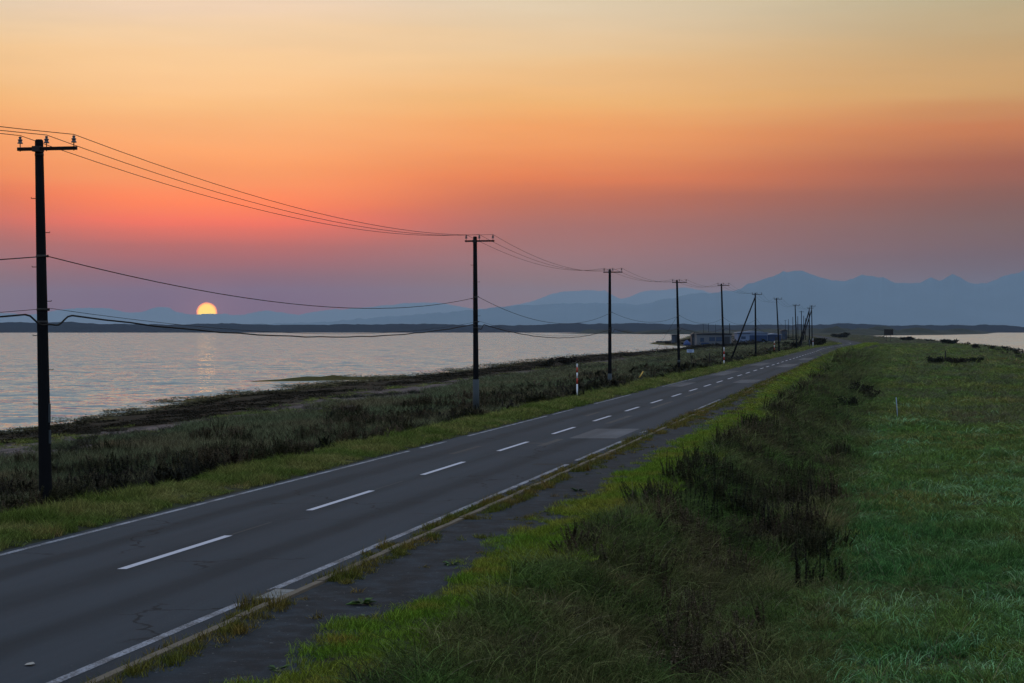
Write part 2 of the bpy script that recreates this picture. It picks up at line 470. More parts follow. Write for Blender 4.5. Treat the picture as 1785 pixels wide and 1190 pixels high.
gm = Mat('ground', 0.95, 0.1)
gpos = gm.coord()
gn = gm.noise(0.6, 6, 0.65); gn2 = gm.noise(7, 5, 0.7); gn3 = gm.noise(0.09, 4, 0.6)
soil = gm.mix(gn2, (0.010, 0.012, 0.007), (0.028, 0.032, 0.014))
soil = gm.mix(gm.map(gn, 0.4, 0.7), soil, gm.mix(gn2, (0.022, 0.034, 0.012), (0.035, 0.045, 0.016)))
soil = gm.mix(gm.map(gn3, 0.45, 0.65, 0, 0.5), soil, (0.045, 0.04, 0.02))
sand = gm.mix(gm.map(gn, 0.3, 0.7), (0.085, 0.070, 0.072), (0.135, 0.105, 0.10))
sand = gm.mix(gm.map(gm.noise(1.7, 6, 0.7, stretch=(1, .3, 1), rot=-ROADROT), 0.5, 0.62), sand, (0.030, 0.030, 0.034))
wrack = gm.mix(gn2, (0.006, 0.006, 0.004), (0.024, 0.019, 0.012))
algae = gm.mix(gm.noise(2.5, 6, 0.75), (0.016, 0.016, 0.004), (0.075, 0.066, 0.010))
jit = gm.math('MULTIPLY', gm.math('SUBTRACT', gm.noise(0.8, 6, 0.7, stretch=(1, .35, 1), rot=-ROADROT), 0.5), 0.35)
bw_ = gm.math('ADD', gm.attr('band'), jit)
c = gm.mix(gm.map(bw_, 0.40, 0.46), soil, sand)
c = gm.mix(gm.map(bw_, 0.58, 0.64), c, wrack)
c = gm.mix(gm.map(bw_, 0.90, 0.96), c, algae)
gm.color(c)
gm.bump(gn2, 0.6, 0.05)

def band(U, Z):
    w = (-U - 8) / (shoreL(Z) - 8)
    X = toX(U, Z)
    return np.where(U < -8, np.clip(w, 0, 1.6), np.where(U > shoreR(Z) - 6, 0.84, 0.0))
ground = grid_mesh('ground', us, ZR, ground_h, gm.m, {'band': band})
tag(ground, 'grassy spit of land carrying the road between two waters', 'ground', kind='structure')

# road and footpath sheets
def road_h(U, Z): return 0.0 - 0.0016 * U ** 2 * 0.5 + 0 * Z
ZRoad = rows(2, 2300, 1.0, 0.015)
def lane_edge(U, Z):
    return U
ur = np.array([-3.1, -2.6, -2, -1.5, -1, -.5, 0, .5, 1, 1.5, 2, 2.5, 3, 3.72])
road = grid_mesh('road', ur, ZRoad, road_h, M['asphalt'], {'u': lambda U, Z: U})
tag(road, 'straight two-lane asphalt road running along the spit', 'road', kind='structure')
def path_h(U, Z): return 0.07 - .09 * sstep(5.6, 6.0, U) + 0.012 * (fbm(U / 1.3, Z / 1.7, 51, 3) - 0.5)
path = grid_mesh('footpath', np.linspace(3.89, 6.0, 10), rows(4, 420, 0.6, 0.01), path_h, M['path_asphalt'])
tag(path, 'dark worn asphalt footpath beside the road', 'footpath', kind='structure')

def strip(name, u0, u1, z0, z1, h, mat, parent, skew=0.0, n=None):
    """a thin painted sheet on the road"""
    n = n or max(2, int((z1 - z0) / 2) + 1)
    zs = np.linspace(z0, z1, n)
    v = []
    for i, z in enumerate(zs):
        for u in (u0, u1):
            zz = z
            v.append((float(toX(u, zz)), float(zz) , float(road_h(np.array(u), zz)) + h))
    f = [(2 * i, 2 * i + 1, 2 * i + 3, 2 * i + 2) for i in range(n - 1)]
    return mesh_obj(name, v, f, mat, parent)

def zat(y, z=0.0): return F * (CAMZ - z) / (y - HY)
D0, PER = zat(992) , 9.81
for k in range(-2, 60):
    z0 = D0 + k * PER
    z1 = z0 + PER * 0.5
    if z0 < 3: continue
    if z0 > 620: break
    strip('lane_dash', -0.075, 0.075, z0, z1, 0.005, M['paint'], road, n=3)
for z0, z1 in ((8, 59.5), (61.0, 64.5), (68, 84), (85.5, 91), (97.5, 112), (128, 150)):
    strip('edge_line', -2.92, -2.79, z0, z1, 0.005, M['edge_paint'], road)
for z0, z1 in ((8, 26.3), (27.6, 53.6), (55.2, 65.5), (70, 71.5), (90, 104)):
    strip('edge_line', 3.10, 3.24, z0, z1, 0.005, M['edge_paint'], road)
for z0 in np.arange(160, 620, 40):
    for u in (-2.85, 3.15):
        strip('edge_line', u - .06, u + .06, z0, z0 + 26 * random.random() + 8, 0.005, M['old_paint'], road)
# repairs in the carriageway: pale squares, seams and faded paint under the tyres
for u0, u1, z0, z1, m in ((1.05, 2.75, 66.5, 73.0, 'patch'), (1.2, 2.8, 137, 146, 'patch'), (-2.6, -1.5, 128, 138, 'patch'), (-2.7, -1.3, 160, 178, 'patch'),
                          (0.9, 2.6, 196, 214, 'patch'), (1.2, 2.7, 244, 262, 'patch'), (-2.4, -1.0, 205, 222, 'patch'),
                          (2.2, 3.2, 53.3, 53.9, 'seam'), (2.1, 3.4, 66.0, 66.3, 'seam')):
    strip('asphalt_patch', u0, u1, z0, z1, 0.0025 if m == 'patch' else 0.0035, M[m], road, n=4)
for u0, u1, z0, z1 in ((-.55, .9, 63.4, 63.75), (0.72, 0.98, 62, 66), (.75, 1.0, 77, 84), (.72, .95, 92, 101), (.7, .9, 108, 118), (.75, 1.05, 126, 133), (.8, 1.0, 150, 162),
                       (-1.25, -1.05, 58, 62), (-1.2, -1.0, 84, 88), (-.03, .03, D0 + 5.0, D0 + 7.3), (-.02, .02, 44.5, 47.6)):
    strip('faded_mark', u0, u1, z0, z1, 0.0035, M['old_paint'], road, n=3)

# kerb of concrete stones between road and footpath
kerb = empty('kerb', (0, 0, 0), 'low concrete kerb between road and footpath', 'kerb'); kerb['kind'] = 'structure'
del kerb['category']
kb = MB(); kb.box(-.075, .075, -.595, .595, -.14, .105)
kb.v = [(x * (0.8 if z > 0 else 1), y, z) for x, y, z in kb.v]
kme = None
for k in range(150):
    z = 5.0 + k * 1.2 * CTH
    if z > 150: break
    if kme is None:
        o = kb.build('kerb_stone', M['kerb'], kerb); kme = o.data
    else:
        o = bpy.data.objects.new('kerb_stone', kme); C.objects.link(o); o.parent = kerb
    o.location = (float(toX(3.80, z)), z, random.uniform(-.012, .008) - 0.012 * sstep(60, 140, z))
    o.rotation_euler = (random.uniform(-.006, .006), random.uniform(-.03, .03), ROADROT + random.uniform(-.008, .008))

# ------------------------------------------------------------------ water
def mat_water(name, base, layers, rough, lean):
    """water whose facets are tilted by layered ripples (slopes taken straight from noise, so they hold at grazing angles)"""
    m = Mat(name, rough, 1.0)
    m.color(base)
    m.b.inputs['IOR'].default_value = 1.33
    acc = None
    for scale, amp, stretch, rot in layers:
        r = m.n.new('ShaderNodeMapping'); r.inputs['Rotation'].default_value = (0, 0, rot); r.inputs['Scale'].default_value = stretch
        m.l.new(m.coord(), r.inputs[0])
        n = m.n.new('ShaderNodeTexNoise'); n.inputs['Scale'].default_value = scale; n.inputs['Detail'].default_value = 2.5; n.inputs['Roughness'].default_value = 0.6
        m.l.new(r.outputs[0], n.inputs['Vector'])
        a = m.n.new('ShaderNodeVectorMath'); a.operation = 'SUBTRACT'; m.l.new(n.outputs['Color'], a.inputs[0]); a.inputs[1].default_value = (.5, .5, .5)
        b = m.n.new('ShaderNodeVectorMath'); b.operation = 'MULTIPLY'; m.l.new(a.outputs[0], b.inputs[0]); b.inputs[1].default_value = (amp * 0.7, amp, 0)
        if acc is None: acc = b.outputs[0]
        else:
            k = m.n.new('ShaderNodeVectorMath'); k.operation = 'ADD'; m.l.new(acc, k.inputs[0]); m.l.new(b.outputs[0], k.inputs[1]); acc = k.outputs[0]
    k = m.n.new('ShaderNodeVectorMath'); k.operation = 'ADD'; m.l.new(acc, k.inputs[0]); k.inputs[1].default_value = (0, lean, 1)      # waves running ashore are steeper on their shoreward face
    q = m.n.new('ShaderNodeVectorMath'); q.operation = 'NORMALIZE'; m.l.new(k.outputs[0], q.inputs[0])
    m.l.new(q.outputs[0], m.b.inputs['Normal'])
    return m.m
M['sea'] = mat_water('sea_water', (0.15, 0.20, 0.205), ((0.03, 0.15, (.5, 1, 1), .1), (0.14, 0.5, (.6, 1, 1), .05), (0.45, 1.5, (.6, 1, 1), -.1), (1.6, 1.0, (.9, 1, 1), .2)), 0.06, -0.19)
M['lagoon'] = mat_water('lagoon_water', (0.22, 0.24, 0.24), ((0.05, 0.25, (.6, 1, 1), .1), (0.9, 0.5, (.6, 1, 1), -.1)), 0.12, -0.12)
zz = list(np.linspace(-300, 2500, 30))
mid = [(float(XC(z)), z) for z in zz] + [(900, 6000), (9000, 60000)]
v = [(-60000, y, SEA) for x, y in mid] + [(x, y, SEA) for x, y in mid]
n = len(mid)
f = [(i, n + i, n + i + 1, i + 1) for i in range(n - 1)]
sea = tag(mesh_obj('sea', v, f, M['sea']), 'rippled silver sea left of the road', 'sea', kind='structure')
v = [(x, y, SEA) for x, y in mid] + [(60000, y, SEA) for x, y in mid]
lagoon = tag(mesh_obj('lagoon', v, f, M['lagoon']), 'calm pale water right of the spit', 'lagoon', kind='structure')

# ------------------------------------------------------------------ far land, hills, mountains
M['farland'] = plain('far_grassland', (0.020, 0.027, 0.022), 0.95, 0.1, 0.4, 0.004)
M['forest'] = plain('far_forest', (0.003, 0.010, 0.026), 0.95, 0.05, 0.4, 0.004)  # blue of the distance haze is painted into the forest colour
M['haze_toned_mount'] = plain('haze_toned_mountain', (0.22, 0.215, 0.225), 0.95, 0.05, 0.2, 0.0006)  # colour made paler to paint the haze fade of the farthest range
M['mount'] = plain('mountain', (0.110, 0.145, 0.18), 0.95, 0.05, 0.35, 0.0006)  # part of the blue haze is put into this base colour

def far_land():
    xs = np.concatenate([np.linspace(80, 900, 420), np.linspace(906, 2600, 120)])
    near = np.interp(xs, [80, 127, 268, 340, 387, 578, 800, 1303, 2600], [3650, 3430, 2900, 2300, 2033, 2450, 3100, 4937, 9000])
    back = near + np.interp(xs, [80, 127, 300, 600, 2600], [40, 250, 1200, 2500, 3000])
    ts = np.linspace(0, 1, 40)
    X = np.repeat(xs[None], 40, 0)
    Y = near[None] + (back - near)[None] * (ts[:, None] ** 1.5)
    h = 0.8 + 2.2 * fbm(X / 60, Y / 300, 3, 3) + 5.5 * sstep(0.56, 0.74, fbm(X / 75, Y / 420, 77, 3))
    for kx, ky, kw, kz in ((1456, 569, 11, 2700), (1533, 568, 10, 2900), (1597, 570.5, 15, 2800), (1500, 572, 8, 3100), (1675, 572, 14, 3600), (1028, 574, 16, 3600), (1092, 574.5, 5, 3400), (1140, 575, 30, 3300), (1350, 573, 40, 3300), (1420, 572, 20, 3200)):
        bx_ = (kx - CX) / F * kz; hh = CAMZ - (ky - HY) / F * kz - SEA
        h = np.maximum(h, hh * np.exp(-np.abs((X - bx_) / (kw / F * kz)) ** 2.6 - np.abs((Y - kz) / 160) ** 2) * (.8 + .4 * fbm(X / 9, Y / 9, 7, 2)))
    h = h * np.minimum(1, ts[:, None] * 6) * np.minimum(1, (xs[None] - 80) / 60)
    Zz = SEA - 0.2 + h * np.where(ts[:, None] > 0, 1, 0) + 0
    v = np.stack([X, Y, Zz], -1).reshape(-1, 3)
    m = len(xs)
    i = np.arange(39 * m).reshape(39, m)[:, :-1].ravel()
    o = mesh_obj('far_land', v, np.stack([i, i + 1, i + m + 1, i + m], -1), M['farland'], smooth=True)
    tag(o, 'low grassy land continuing the spit in the distance', 'land', kind='structure')
far_land()

def ridge(name, label, prof, D, depth, mat, seed, rough, tree=0.0, n=520, x0=-700, x1=2500):
    xs = np.linspace(x0, x1, n)
    py = np.interp(xs, [p[0] for p in prof], [p[1] for p in prof])
    top = (HY - py) / F * D + CAMZ
    X = (xs - CX) / F * D
    top = top + rough * (fbm(X / (D * 0.004), X * 0, seed, 4) - 0.5) * 2
    if tree: top = top + tree * (fbm(X / 40, X * 0, seed + 5, 3) - 0.5) * 2
    ts = np.concatenate([np.linspace(-1, 0, 12), np.linspace(0, 1, 5)[1:]])
    V = []
    for t in ts:
        a = 1 - abs(t) ** 0.9
        sp = 1 + 0.25 * (fbm(X / (D * 0.012), X * 0 + t * 5, seed + 9, 4) - 0.5) * (1 if -0.97 < t < -0.02 else 0)
        zt = SEA - 1 + (top - SEA + 1) * a * (sp if t < 0 else 1)
        if t < 0: zt = np.minimum(zt, top * (1 + 0.98 * t * 0.25))
        V.append(np.stack([X * (1 + t * depth / D), np.full_like(X, D + t * depth), zt], -1))
    V = np.concatenate(V)
    i = np.arange((len(ts) - 1) * n).reshape(len(ts) - 1, n)[:, :-1].ravel()
    o = mesh_obj(name, V, np.stack([i, i + 1, i + n + 1, i + n], -1), mat, smooth=True)
    return tag(o, label, 'mountains' if 'mountain' in name else 'hills', kind='structure')

PA = [(-700, 572), (0, 570), (400, 566), (560, 561), (660, 553), (740, 547.4), (780, 544), (837, 540), (881, 534), (921, 532), (992, 529), (1042, 527.5), (1084, 530), (1118, 531), (1143, 524), (1168, 520),
      (1202, 511.4), (1239, 510), (1269, 507), (1286, 504), (1292, 502), (1305.5, 494.5), (1325.6, 487.7), (1344, 482.7), (1357.6, 476), (1364, 471.3), (1371, 473), (1383, 471.6), (1399.6, 472.8), (1411, 477.6),
      (1435, 485), (1451.7, 489.4), (1470, 491), (1485, 485), (1502, 477.6), (1512, 481), (1527, 482), (1539, 482), (1549, 487), (1560.6, 492), (1584, 494), (1602.6, 493), (1614.4, 486), (1624.5, 484), (1638, 490),
      (1661.5, 476.6), (1675, 483.7), (1686.7, 491), (1697, 494.6), (1720, 494.6), (1737, 486), (1754, 480), (1785, 471.5), (1820, 470), (1900, 480), (2500, 510)]
PB = [(-700, 545), (-200, 541), (60, 548), (121, 537), (161, 536), (192, 537.5), (219, 545), (242, 545), (265, 537.5), (277, 535), (295, 535.5), (307, 543), (325, 547.5), (350, 547.8), (378, 546.6), (393, 547), (418, 549),
      (449, 542.5), (462, 540.5), (480, 543), (520, 548), (560, 541), (640, 536), (700, 529), (720, 527), (768, 528), (790, 533), (817, 537), (860, 540), (901, 530), (921.5, 527), (942, 519), (962, 512), (992, 507),
      (1022, 505.5), (1057, 506), (1067, 514), (1081, 520), (1097.5, 518), (1114, 510.6), (1134, 506), (1160, 504.7), (1193, 501), (1215, 504), (1235, 509), (1300, 515), (1600, 512), (2500, 525)]
ridge('mountains', 'pale hazy mountain range farthest behind, behind the sun', PB, 46000, 3000, M['haze_toned_mount'], 3, 25, n=900)
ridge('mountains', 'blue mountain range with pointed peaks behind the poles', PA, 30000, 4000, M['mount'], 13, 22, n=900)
PH = [(-700, 560), (0, 561), (60, 562), (130, 560.5), (160, 563.5), (250, 565), (330, 565), (380, 563.5), (450, 565), (620, 565.5), (720, 564), (800, 565.5), (900, 566.5), (1000, 564), (1100, 563), (1200, 565), (1300, 566),
      (1420, 565.5), (1480, 563.5), (1560, 567), (1680, 566), (1720, 566), (1785, 569), (2100, 569), (2500, 568)]
ridge('hills', 'dark wooded shoreline across the sea', PH, 5600, 400, M['forest'], 23, 2.0, tree=2.0, n=1600)

# ------------------------------------------------------------------ utility poles and wires
RD = Vector((0.2017 * CTH, CTH, 0)); RP = Vector((CTH, -0.2017 * CTH, 0))     # along and across the road
def tz(X, Z): return float(ground_h(toU(X, Z), np.array(float(Z))))

# base x, top x and y in the photograph, depth, label
POLES = [
    (None, None, None, -4.6, 'dark utility pole just out of view before the leftmost one'),
    (80, 68, 243, 41.2, 'tallest dark utility pole at the left edge, nearest the camera'),
    (830, 828, 412, 86.8, 'dark utility pole with grey steel foot, second from the left'),
    (1063, 1063, 469, 135.5, 'dark utility pole just right of the red and white snow marker'),
    (1184, 1180, 488, 176, 'dark utility pole with a yellow-guarded stay wire, fourth from the left'),
    (1262, 1257.5, 494, 219, 'dark utility pole behind the second red and white snow marker'),
    (1317.5, 1316.5, 510.5, 262, 'dark utility pole propped by a long slanting brace'),
    (1358.5, 1353.5, 519, 318, 'dark utility pole between the braced pole and the far cluster'),
    (1388.7, 1386, 530.5, 372, 'dark utility pole at the left of the far roadside cluster'),
    (1411, 1410.5, 535.5, 420, 'dark utility pole with a crossing brace in the far cluster'),
    (1416, 1414.7, 532, 455, 'dark utility pole at the right of the far roadside cluster'),
]
attach = []        # wire fixing points on each pole: three insulators, mid bracket, low cable
ins_prof = [(.012, -.10), (.012, .035), (.055, .04), (.075, .06), (.07, .085), (.05, .095), (.05, .135), (.07, .145), (.055, .165), (.032, .175), (.032, .2), (.045, .21), (.03, .235), (.0, .24)]
ins_me = None; pin_me = None; bolt_me = None
GP = 'utility poles along the left side of the road'
for i, (bx, tx, ty, Z, lab) in enumerate(POLES):
    if bx is None:
        base = Vector((-19.7, Z, -0.1)); top = Vector((-19.8, Z, 8.25))
    else:
        b = px(bx, 700, Z); base = Vector((b.x, Z, tz(b.x, Z)))
        top = px(tx, ty, Z)
    root = empty('utility_pole', base, lab, 'utility pole', GP)
    ax = (top - base); L = ax.length; d = ax.normalized()
    rt, rb = 0.092, 0.148
    m = MB()
    m.tube([d * -0.25, d * 0.02, d * (L * .25), d * (L * .5), d * (L * .75), d * (L - .03), d * L], [rb, rb, rb - .014, rb - .028, rb - .042, rt, rt - .02], 14)
    pole = m.build('pole', M['pole'], root, True)
    if i in (2, 3, 9, 10):
        m = MB(); hh = 1.75 if i != 3 else 1.1
        m.tube([d * -0.2, d * hh], [rb + .012, rb + .006], 14); m.build('foot_sleeve', M['polefoot'], root, True)
    # bands with clamps
    zm, zl = 5.69 - .02 * i, 4.47
    for zb in (zm, zl, zl - .28, L - .34):
        p = d * zb
        m = MB(); r = rb - .056 * zb / L + .006
        m.tube([p - d * .03, p + d * .03], [r, r], 14); m.build('band', M['blackmetal'], root, True)
    # step bolts up the shaft
    nb = 7 if i in (1, 2) else (3 if i < 5 else 0)
    for k in range(nb):
        zb = 2.0 + k * (L - 2.9) / max(nb, 1) + .35
        sgn = 1 if k % 2 else -1
        r = rb - .056 * zb / L
        m = MB(); p = d * zb + RP * sgn * r
        m.tube([p, p + RP * sgn * .11, p + RP * sgn * .115 + Vector((0, 0, .025))], .009, 5); m.build('step_bolt', M['blackmetal'], root)
    if i == 1:
        for zz_, hh, mt in ((2.15, .42, 'polefoot'), (1.62, .30, 'polefoot')):
            m = MB(); c_ = d * zz_ + Vector((.135, -.05, 0)); m.box(-.02, .02, -.03, .03, -hh / 2, hh / 2, c=c_); m.build('marker_plate', M[mt], root)
    if i == 4:
        m = MB(); p = d * 1.2; m.tube([p - d * .12, p + d * .12], [rb + .002] * 2, 14); m.build('marker_plate', M['polefoot'], root, True)
    # crossarm, offset towards the road, with three pin insulators
    zc = L - 0.22
    c0 = d * zc + RD * -(rt + .03)
    dz = Vector((0, 0, .022))
    m = MB()
    ang_ = math.atan2(RP.y, RP.x)
    m.box(-.46, .96, -.035, .035, -.038, .038, rz=ang_, c=c0)
    arm = m.build('crossarm', M['arm'], root)
    m = MB(); m.box(-.09, .09, -.012, .05 + rt * 2, -.06, .06, rz=ang_, c=c0 + RD * -.05); m.build('arm_bracket', M['blackmetal'], root)
    pts = []
    for off in (-.40, .235, .89):
        p = c0 + RP * off + Vector((0, 0, .05))
        if ins_me is None:
            m = MB(); m.lathe(ins_prof[3:], n=12); ins_me = m.build('insulator', M['porcelain'], root, True); o = ins_me; ins_me = o.data
            m = MB(); m.tube([(0, 0, -.14), (0, 0, .09)], .013, 6); m.tube([(0, 0, -.1), (0, 0, -.085)], .03, 6); pn = m.build('pin', M['blackmetal'], o); pin_me = pn.data
        else:
            o = bpy.data.objects.new('insulator', ins_me); C.objects.link(o); o.parent = root
            pn = bpy.data.objects.new('pin', pin_me); C.objects.link(pn); pn.parent = o
        o.location = p + Vector((0, 0, .02)); o.scale = (.85, .85, .9)
        pts.append(base + p + Vector((0, 0, .255)))
    pts.append(base + d * zm + RP * (rb - .01)); pts.append(base + d * zl + RP * (rb + .03))
    for zb in (zm, zl):
        m = MB(); p = d * zb + RP * (rb - .04); m.tube([p, p + RP * .07], .02, 6); m.tube([p + RP * .05 - Vector((0, 0, .03)), p + RP * .05 + Vector((0, 0, .03))], .018, 6)
        m.build('wire_bracket', M['blackmetal'], root)
    attach.append(pts)
    # braces and the stay
    def brace(x0, y0, x1, y1, Z0):
        a = px(x0, y0, Z0); a.z = min(a.z, tz(a.x, Z0) - .1) if False else tz(a.x, Z0) - .1
        q = base + d * (L * (1 - (y1 - ty) / max(1.0, (HY + F * (CAMZ - base.z) / Z - ty))))
        m = MB(); m.tube([a - base, (a + q) / 2 - base, q - base], [.13 * (1.5 if i > 8 else 1), .11 * (1.5 if i > 8 else 1), .085 * (1.5 if i > 8 else 1)], 10); m.build('brace', M['pole'], root, True)
    if i == 6: brace(1272.5, 621, 1314, 517, 257)
    if i == 9: brace(1391, 604, 1411, 541, 415)
    if i == 10: brace(1393.5, 606, 1413.5, 540, 440)
    if i == 4:
        a = px(1112.5, 655, 167); a.z = tz(a.x, 167) - .05
        q = base + d * zm
        m = MB(); m.tube([a - base, q - base], .014, 5); gw = m.build('stay_wire', M['wire'], root)
        dd = (q - a).normalized()
        m = MB(); m.tube([a - base + dd * .25, a - base + dd * 1.35], .055, 8); m.build('stay_guard', M['yellow'], gw, True)

def span(a, b, sag, n=22):
    return [a.lerp(b, t) - Vector((0, 0, 4 * sag * t * (1 - t))) for t in np.linspace(0, 1, n)]
def wire(k, rad, sag, name, label):
    m = MB()
    pts = []
    for i in range(len(attach) - 1):
        a, b = attach[i][k], attach[i + 1][k]
        sp = span(a, b, sag * ((b - a).length / 47) ** 2 * (1 + .06 * math.sin(i * 2.1 + k)))
        pts += sp if not pts else sp[1:]
    m.tube(pts, rad, 5)
    return tag(m.build(name, M['wire'], None, True), label, 'wire', 'overhead wires strung from pole to pole')
wire(0, .0085, .70, 'overhead_wire', 'thin overhead wire on the insulators at the left crossarm ends')
wire(1, .0085, .72, 'overhead_wire', 'thin overhead wire on the middle insulators just right of the pole tops')
wire(2, .0085, .74, 'overhead_wire', 'thin overhead wire on the insulators at the right crossarm ends')
wire(3, .012, .90, 'overhead_wire', 'single sagging wire strung midway up the poles')
# the heavy cable: looped in slack beside each pole, hung under a thin carrier wire
m = MB()
pts2 = []
for i in range(len(attach) - 1):
    a, b = attach[i][4], attach[i + 1][4]
    Ls = (b - a).length; sg = .62 * (Ls / 47) ** 2
    ts = sorted(set([0] + [q / Ls for q in (.15, .3, .45, .6, .75, .95, 1.2, 1.6, 2.2)] + list(np.linspace(3 / Ls, 1 - 3 / Ls, 26)) + [1 - q / Ls for q in (2.2, 1.6, 1.2, .95, .75, .6, .45, .3, .15)]))
    for t in ts:
        p = a.lerp(b, t) - Vector((0, 0, 4 * sg * t * (1 - t) + .06))
        e = min(t, 1 - t) * Ls
        p.z -= .27 * (1 - float(sstep(.35, 1.15, e)))
        p.z += .012 * math.sin(t * 70 + i) * float(sstep(2, 5, e))
        pts2.append(p)
m.tube(pts2, .021, 6)
cab = tag(m.build('overhead_cable', M['wire'], None, True), 'thick black cable slung lowest along the poles', 'cable', 'overhead wires strung from pole to pole')
m = MB(); pts = []
for i in range(len(attach) - 1):
    a, b = attach[i][4], attach[i + 1][4]
    Ls = (b - a).length
    sp = [p + Vector((0, 0, .03)) for p in span(a, b, .60 * (Ls / 47) ** 2)]
    pts += sp if not pts else sp[1:]
m.tube(pts, .006, 4); m.build('carrier_wire', M['wire'], cab)

# the thin poles far off where the road bends away
for x, y0, y1, arm_, lab in ((1397.4, 541.5, 584, 1, 'thin far pole with crossarm left of the far cluster'), (1391, 551, 584, 0, 'thin bare far pole just right of the far cluster pole'),
                             (1382.4, 552, 584, 0, 'thin bare far pole left of the far cluster'), (1374.7, 556, 581, 0, 'thin short far pole beside the dark hut'),
                             (1369.3, 557.5, 578, 1, 'smallest far pole with crossarm above the dark hut'), (1401.3, 550, 584, 0, 'thin far pole seen behind the crossing brace'),
                             (1404.3, 554, 584, 0, 'thin far pole seen between the far cluster poles')):
    Z = F * 9.0 / (y1 - y0 + 4); b = px(x, y1, Z); b.z = tz(b.x, Z); t = px(x - .4, y0, Z)
    root = empty('far_pole', b, lab, 'utility pole', 'far utility poles where the road bends')
    m = MB(); m.tube([(0, 0, -.3), t - b], [.16, .11], 8); m.build('pole', M['pole'], root)
    if arm_:
        m = MB(); m.box(-.8, .9, -.05, .05, -.06, .06, c=(t - b) - Vector((0, .16, .35))); m.build('crossarm', M['arm'], root)

# ------------------------------------------------------------------ roadside furniture
def snow_marker(x, yt, yb, Z, lab, bands, r=.045):
    b = px(x, yb, Z); b.z = tz(b.x, Z); t = px(x, yt, Z)
    root = empty('snow_marker', b, lab, 'snow marker', 'red and white snow marker posts')
    H = t.z - b.z
    zs = [0] + [H * q for q in bands] + [H]
    for k in range(len(zs) - 1):
        m = MB(); m.tube([(0, 0, zs[k] - (.2 if k == 0 else 0)), (0, 0, zs[k + 1])], r, 10)
        m.build('band', M['red' if k % 2 else 'white'], root, True)
    m = MB(); m.lathe([(r + .006, 0), (r + .006, .05), (r * .6, .075), (0, .08)], (0, 0, H)); m.build('cap', M['white'], root, True)
snow_marker(1006, 636, 693, 106, 'red and white banded snow marker nearest, left of the third pole', (.42, .60, .77, .93), .046)
snow_marker(1262, 606, 638, 202, 'red and white banded snow marker in front of the fifth pole', (.30, .48, .63, .80), .055)
snow_marker(1349.7, 595, 612, 335, 'small faded snow marker left of the seventh pole', (.25, .5, .7, .88), .05)
snow_marker(1417.2, 590, 605, 425, 'small white snow marker right of the far pole cluster', (.62, .75), .06)

# tilted blue-white notice on a thin post
b = px(1207.5, 634, 205); b.z = tz(b.x, 205); t = px(1203.5, 611.5, 205)
root = empty('notice_sign', b, 'small pale blue notice board on a leaning post right of the fourth pole', 'sign')
m = MB(); m.tube([(0, 0, -.2), t - b + Vector((0, .03, 0))], .035, 8); m.build('post', M['wood'], root)
m = MB(); m.box(-.40, .40, -.012, .012, -.17, .17, c=t - b); pl = m.build('plate', M['plate'], root)
for k, (w, zz_) in enumerate(((.30, .08), (.26, -.01), (.18, -.10))):
    m = MB(); m.box(-w, w * .8, -.004, 0, -.02, .02, c=(t - b) + Vector((0, -.014, zz_))); m.build('lettering', M['plateink'], pl)

def stub(name, x, yt, yb, Z, r, mat, lab, cat, lean=0.0):
    b = px(x + lean, yb, Z); b.z = tz(b.x, Z); t = px(x, yt, Z)
    m = MB(); v_ = t - b
    m.tube([(0, 0, -.2), v_ * .5, v_ * .97, v_], [r, r * .97, r * .92, r * .5], 9)
    o = m.build(name, M[mat], None, True); o.location = b
    return tag(o, lab, cat)
stub('wooden_post', 1237, 615.5, 631, 212, .075, 'wood', 'short dark wooden post left of the second snow marker', 'post')
stub('marker_stake', 1562, 692, 722, 108, .025, 'plate', 'thin pale stake leaning in the right-hand field', 'stake', 3)
stub('wooden_post', 1648, 611, 632, 285, .10, 'wood', 'dark post standing by the low bushes in the right-hand field', 'post')
stub('wooden_post', 1352, 654, 661, 148, .03, 'wood', 'tiny dark stump at the right edge of the road', 'post')

# board on two legs, seen from behind
Z = 760; b = px(1549, 590, Z); b.z = tz(b.x, Z)
root = empty('roadside_board', b, 'dark board on two legs against the right-hand water', 'sign')
t0, t1 = px(1541, 573.6, Z), px(1557, 583.7, Z)
m = MB(); m.box(t0.x - b.x, t1.x - b.x, -.04, .04, t1.z - b.z, t0.z - b.z); m.build('panel', M['wood'], root)
for x in (1545.5, 1552.5):
    q = px(x, 580, Z); m = MB(); m.tube([(q.x - b.x, .08, -.4), (q.x - b.x, .08, t0.z - b.z - .1)], .08, 8); m.build('leg', M['wood'], root)
for z in (.28, .72):
    m = MB(); zz_ = t1.z - b.z + (t0.z - t1.z) * z; m.box(t0.x - b.x + .1, t1.x - b.x - .1, -.07, -.041, zz_ - .06, zz_ + .06); m.build('rail', M['wood'], root)

# drain inlet in the gutter
zg = 27.1
root = empty('drain_inlet', (float(toX(3.46, zg)), zg, 0), 'concrete drain cover sunk in the gutter beside the kerb', 'drain', rz=ROADROT)
m = MB(); m.box(-.30, .30, -.62, -.48, -.05, .004); m.box(-.30, .30, .48, .62, -.05, .004); m.box(-.30, -.22, -.48, .48, -.05, .004); m.box(.22, .30, -.48, .48, -.05, .004); m.build('frame', M['seam'], root)
for k in range(3):
    m = MB(); y = -.47 + k * .315; m.box(-.205, .215, y, y + .285, -.04, .018); m.build('lid_slab', M['concrete'], root)
m = MB(); m.box(-.218, .218, -.478, .478, -.06, -.03); m.build('pit', M['seam'], root)

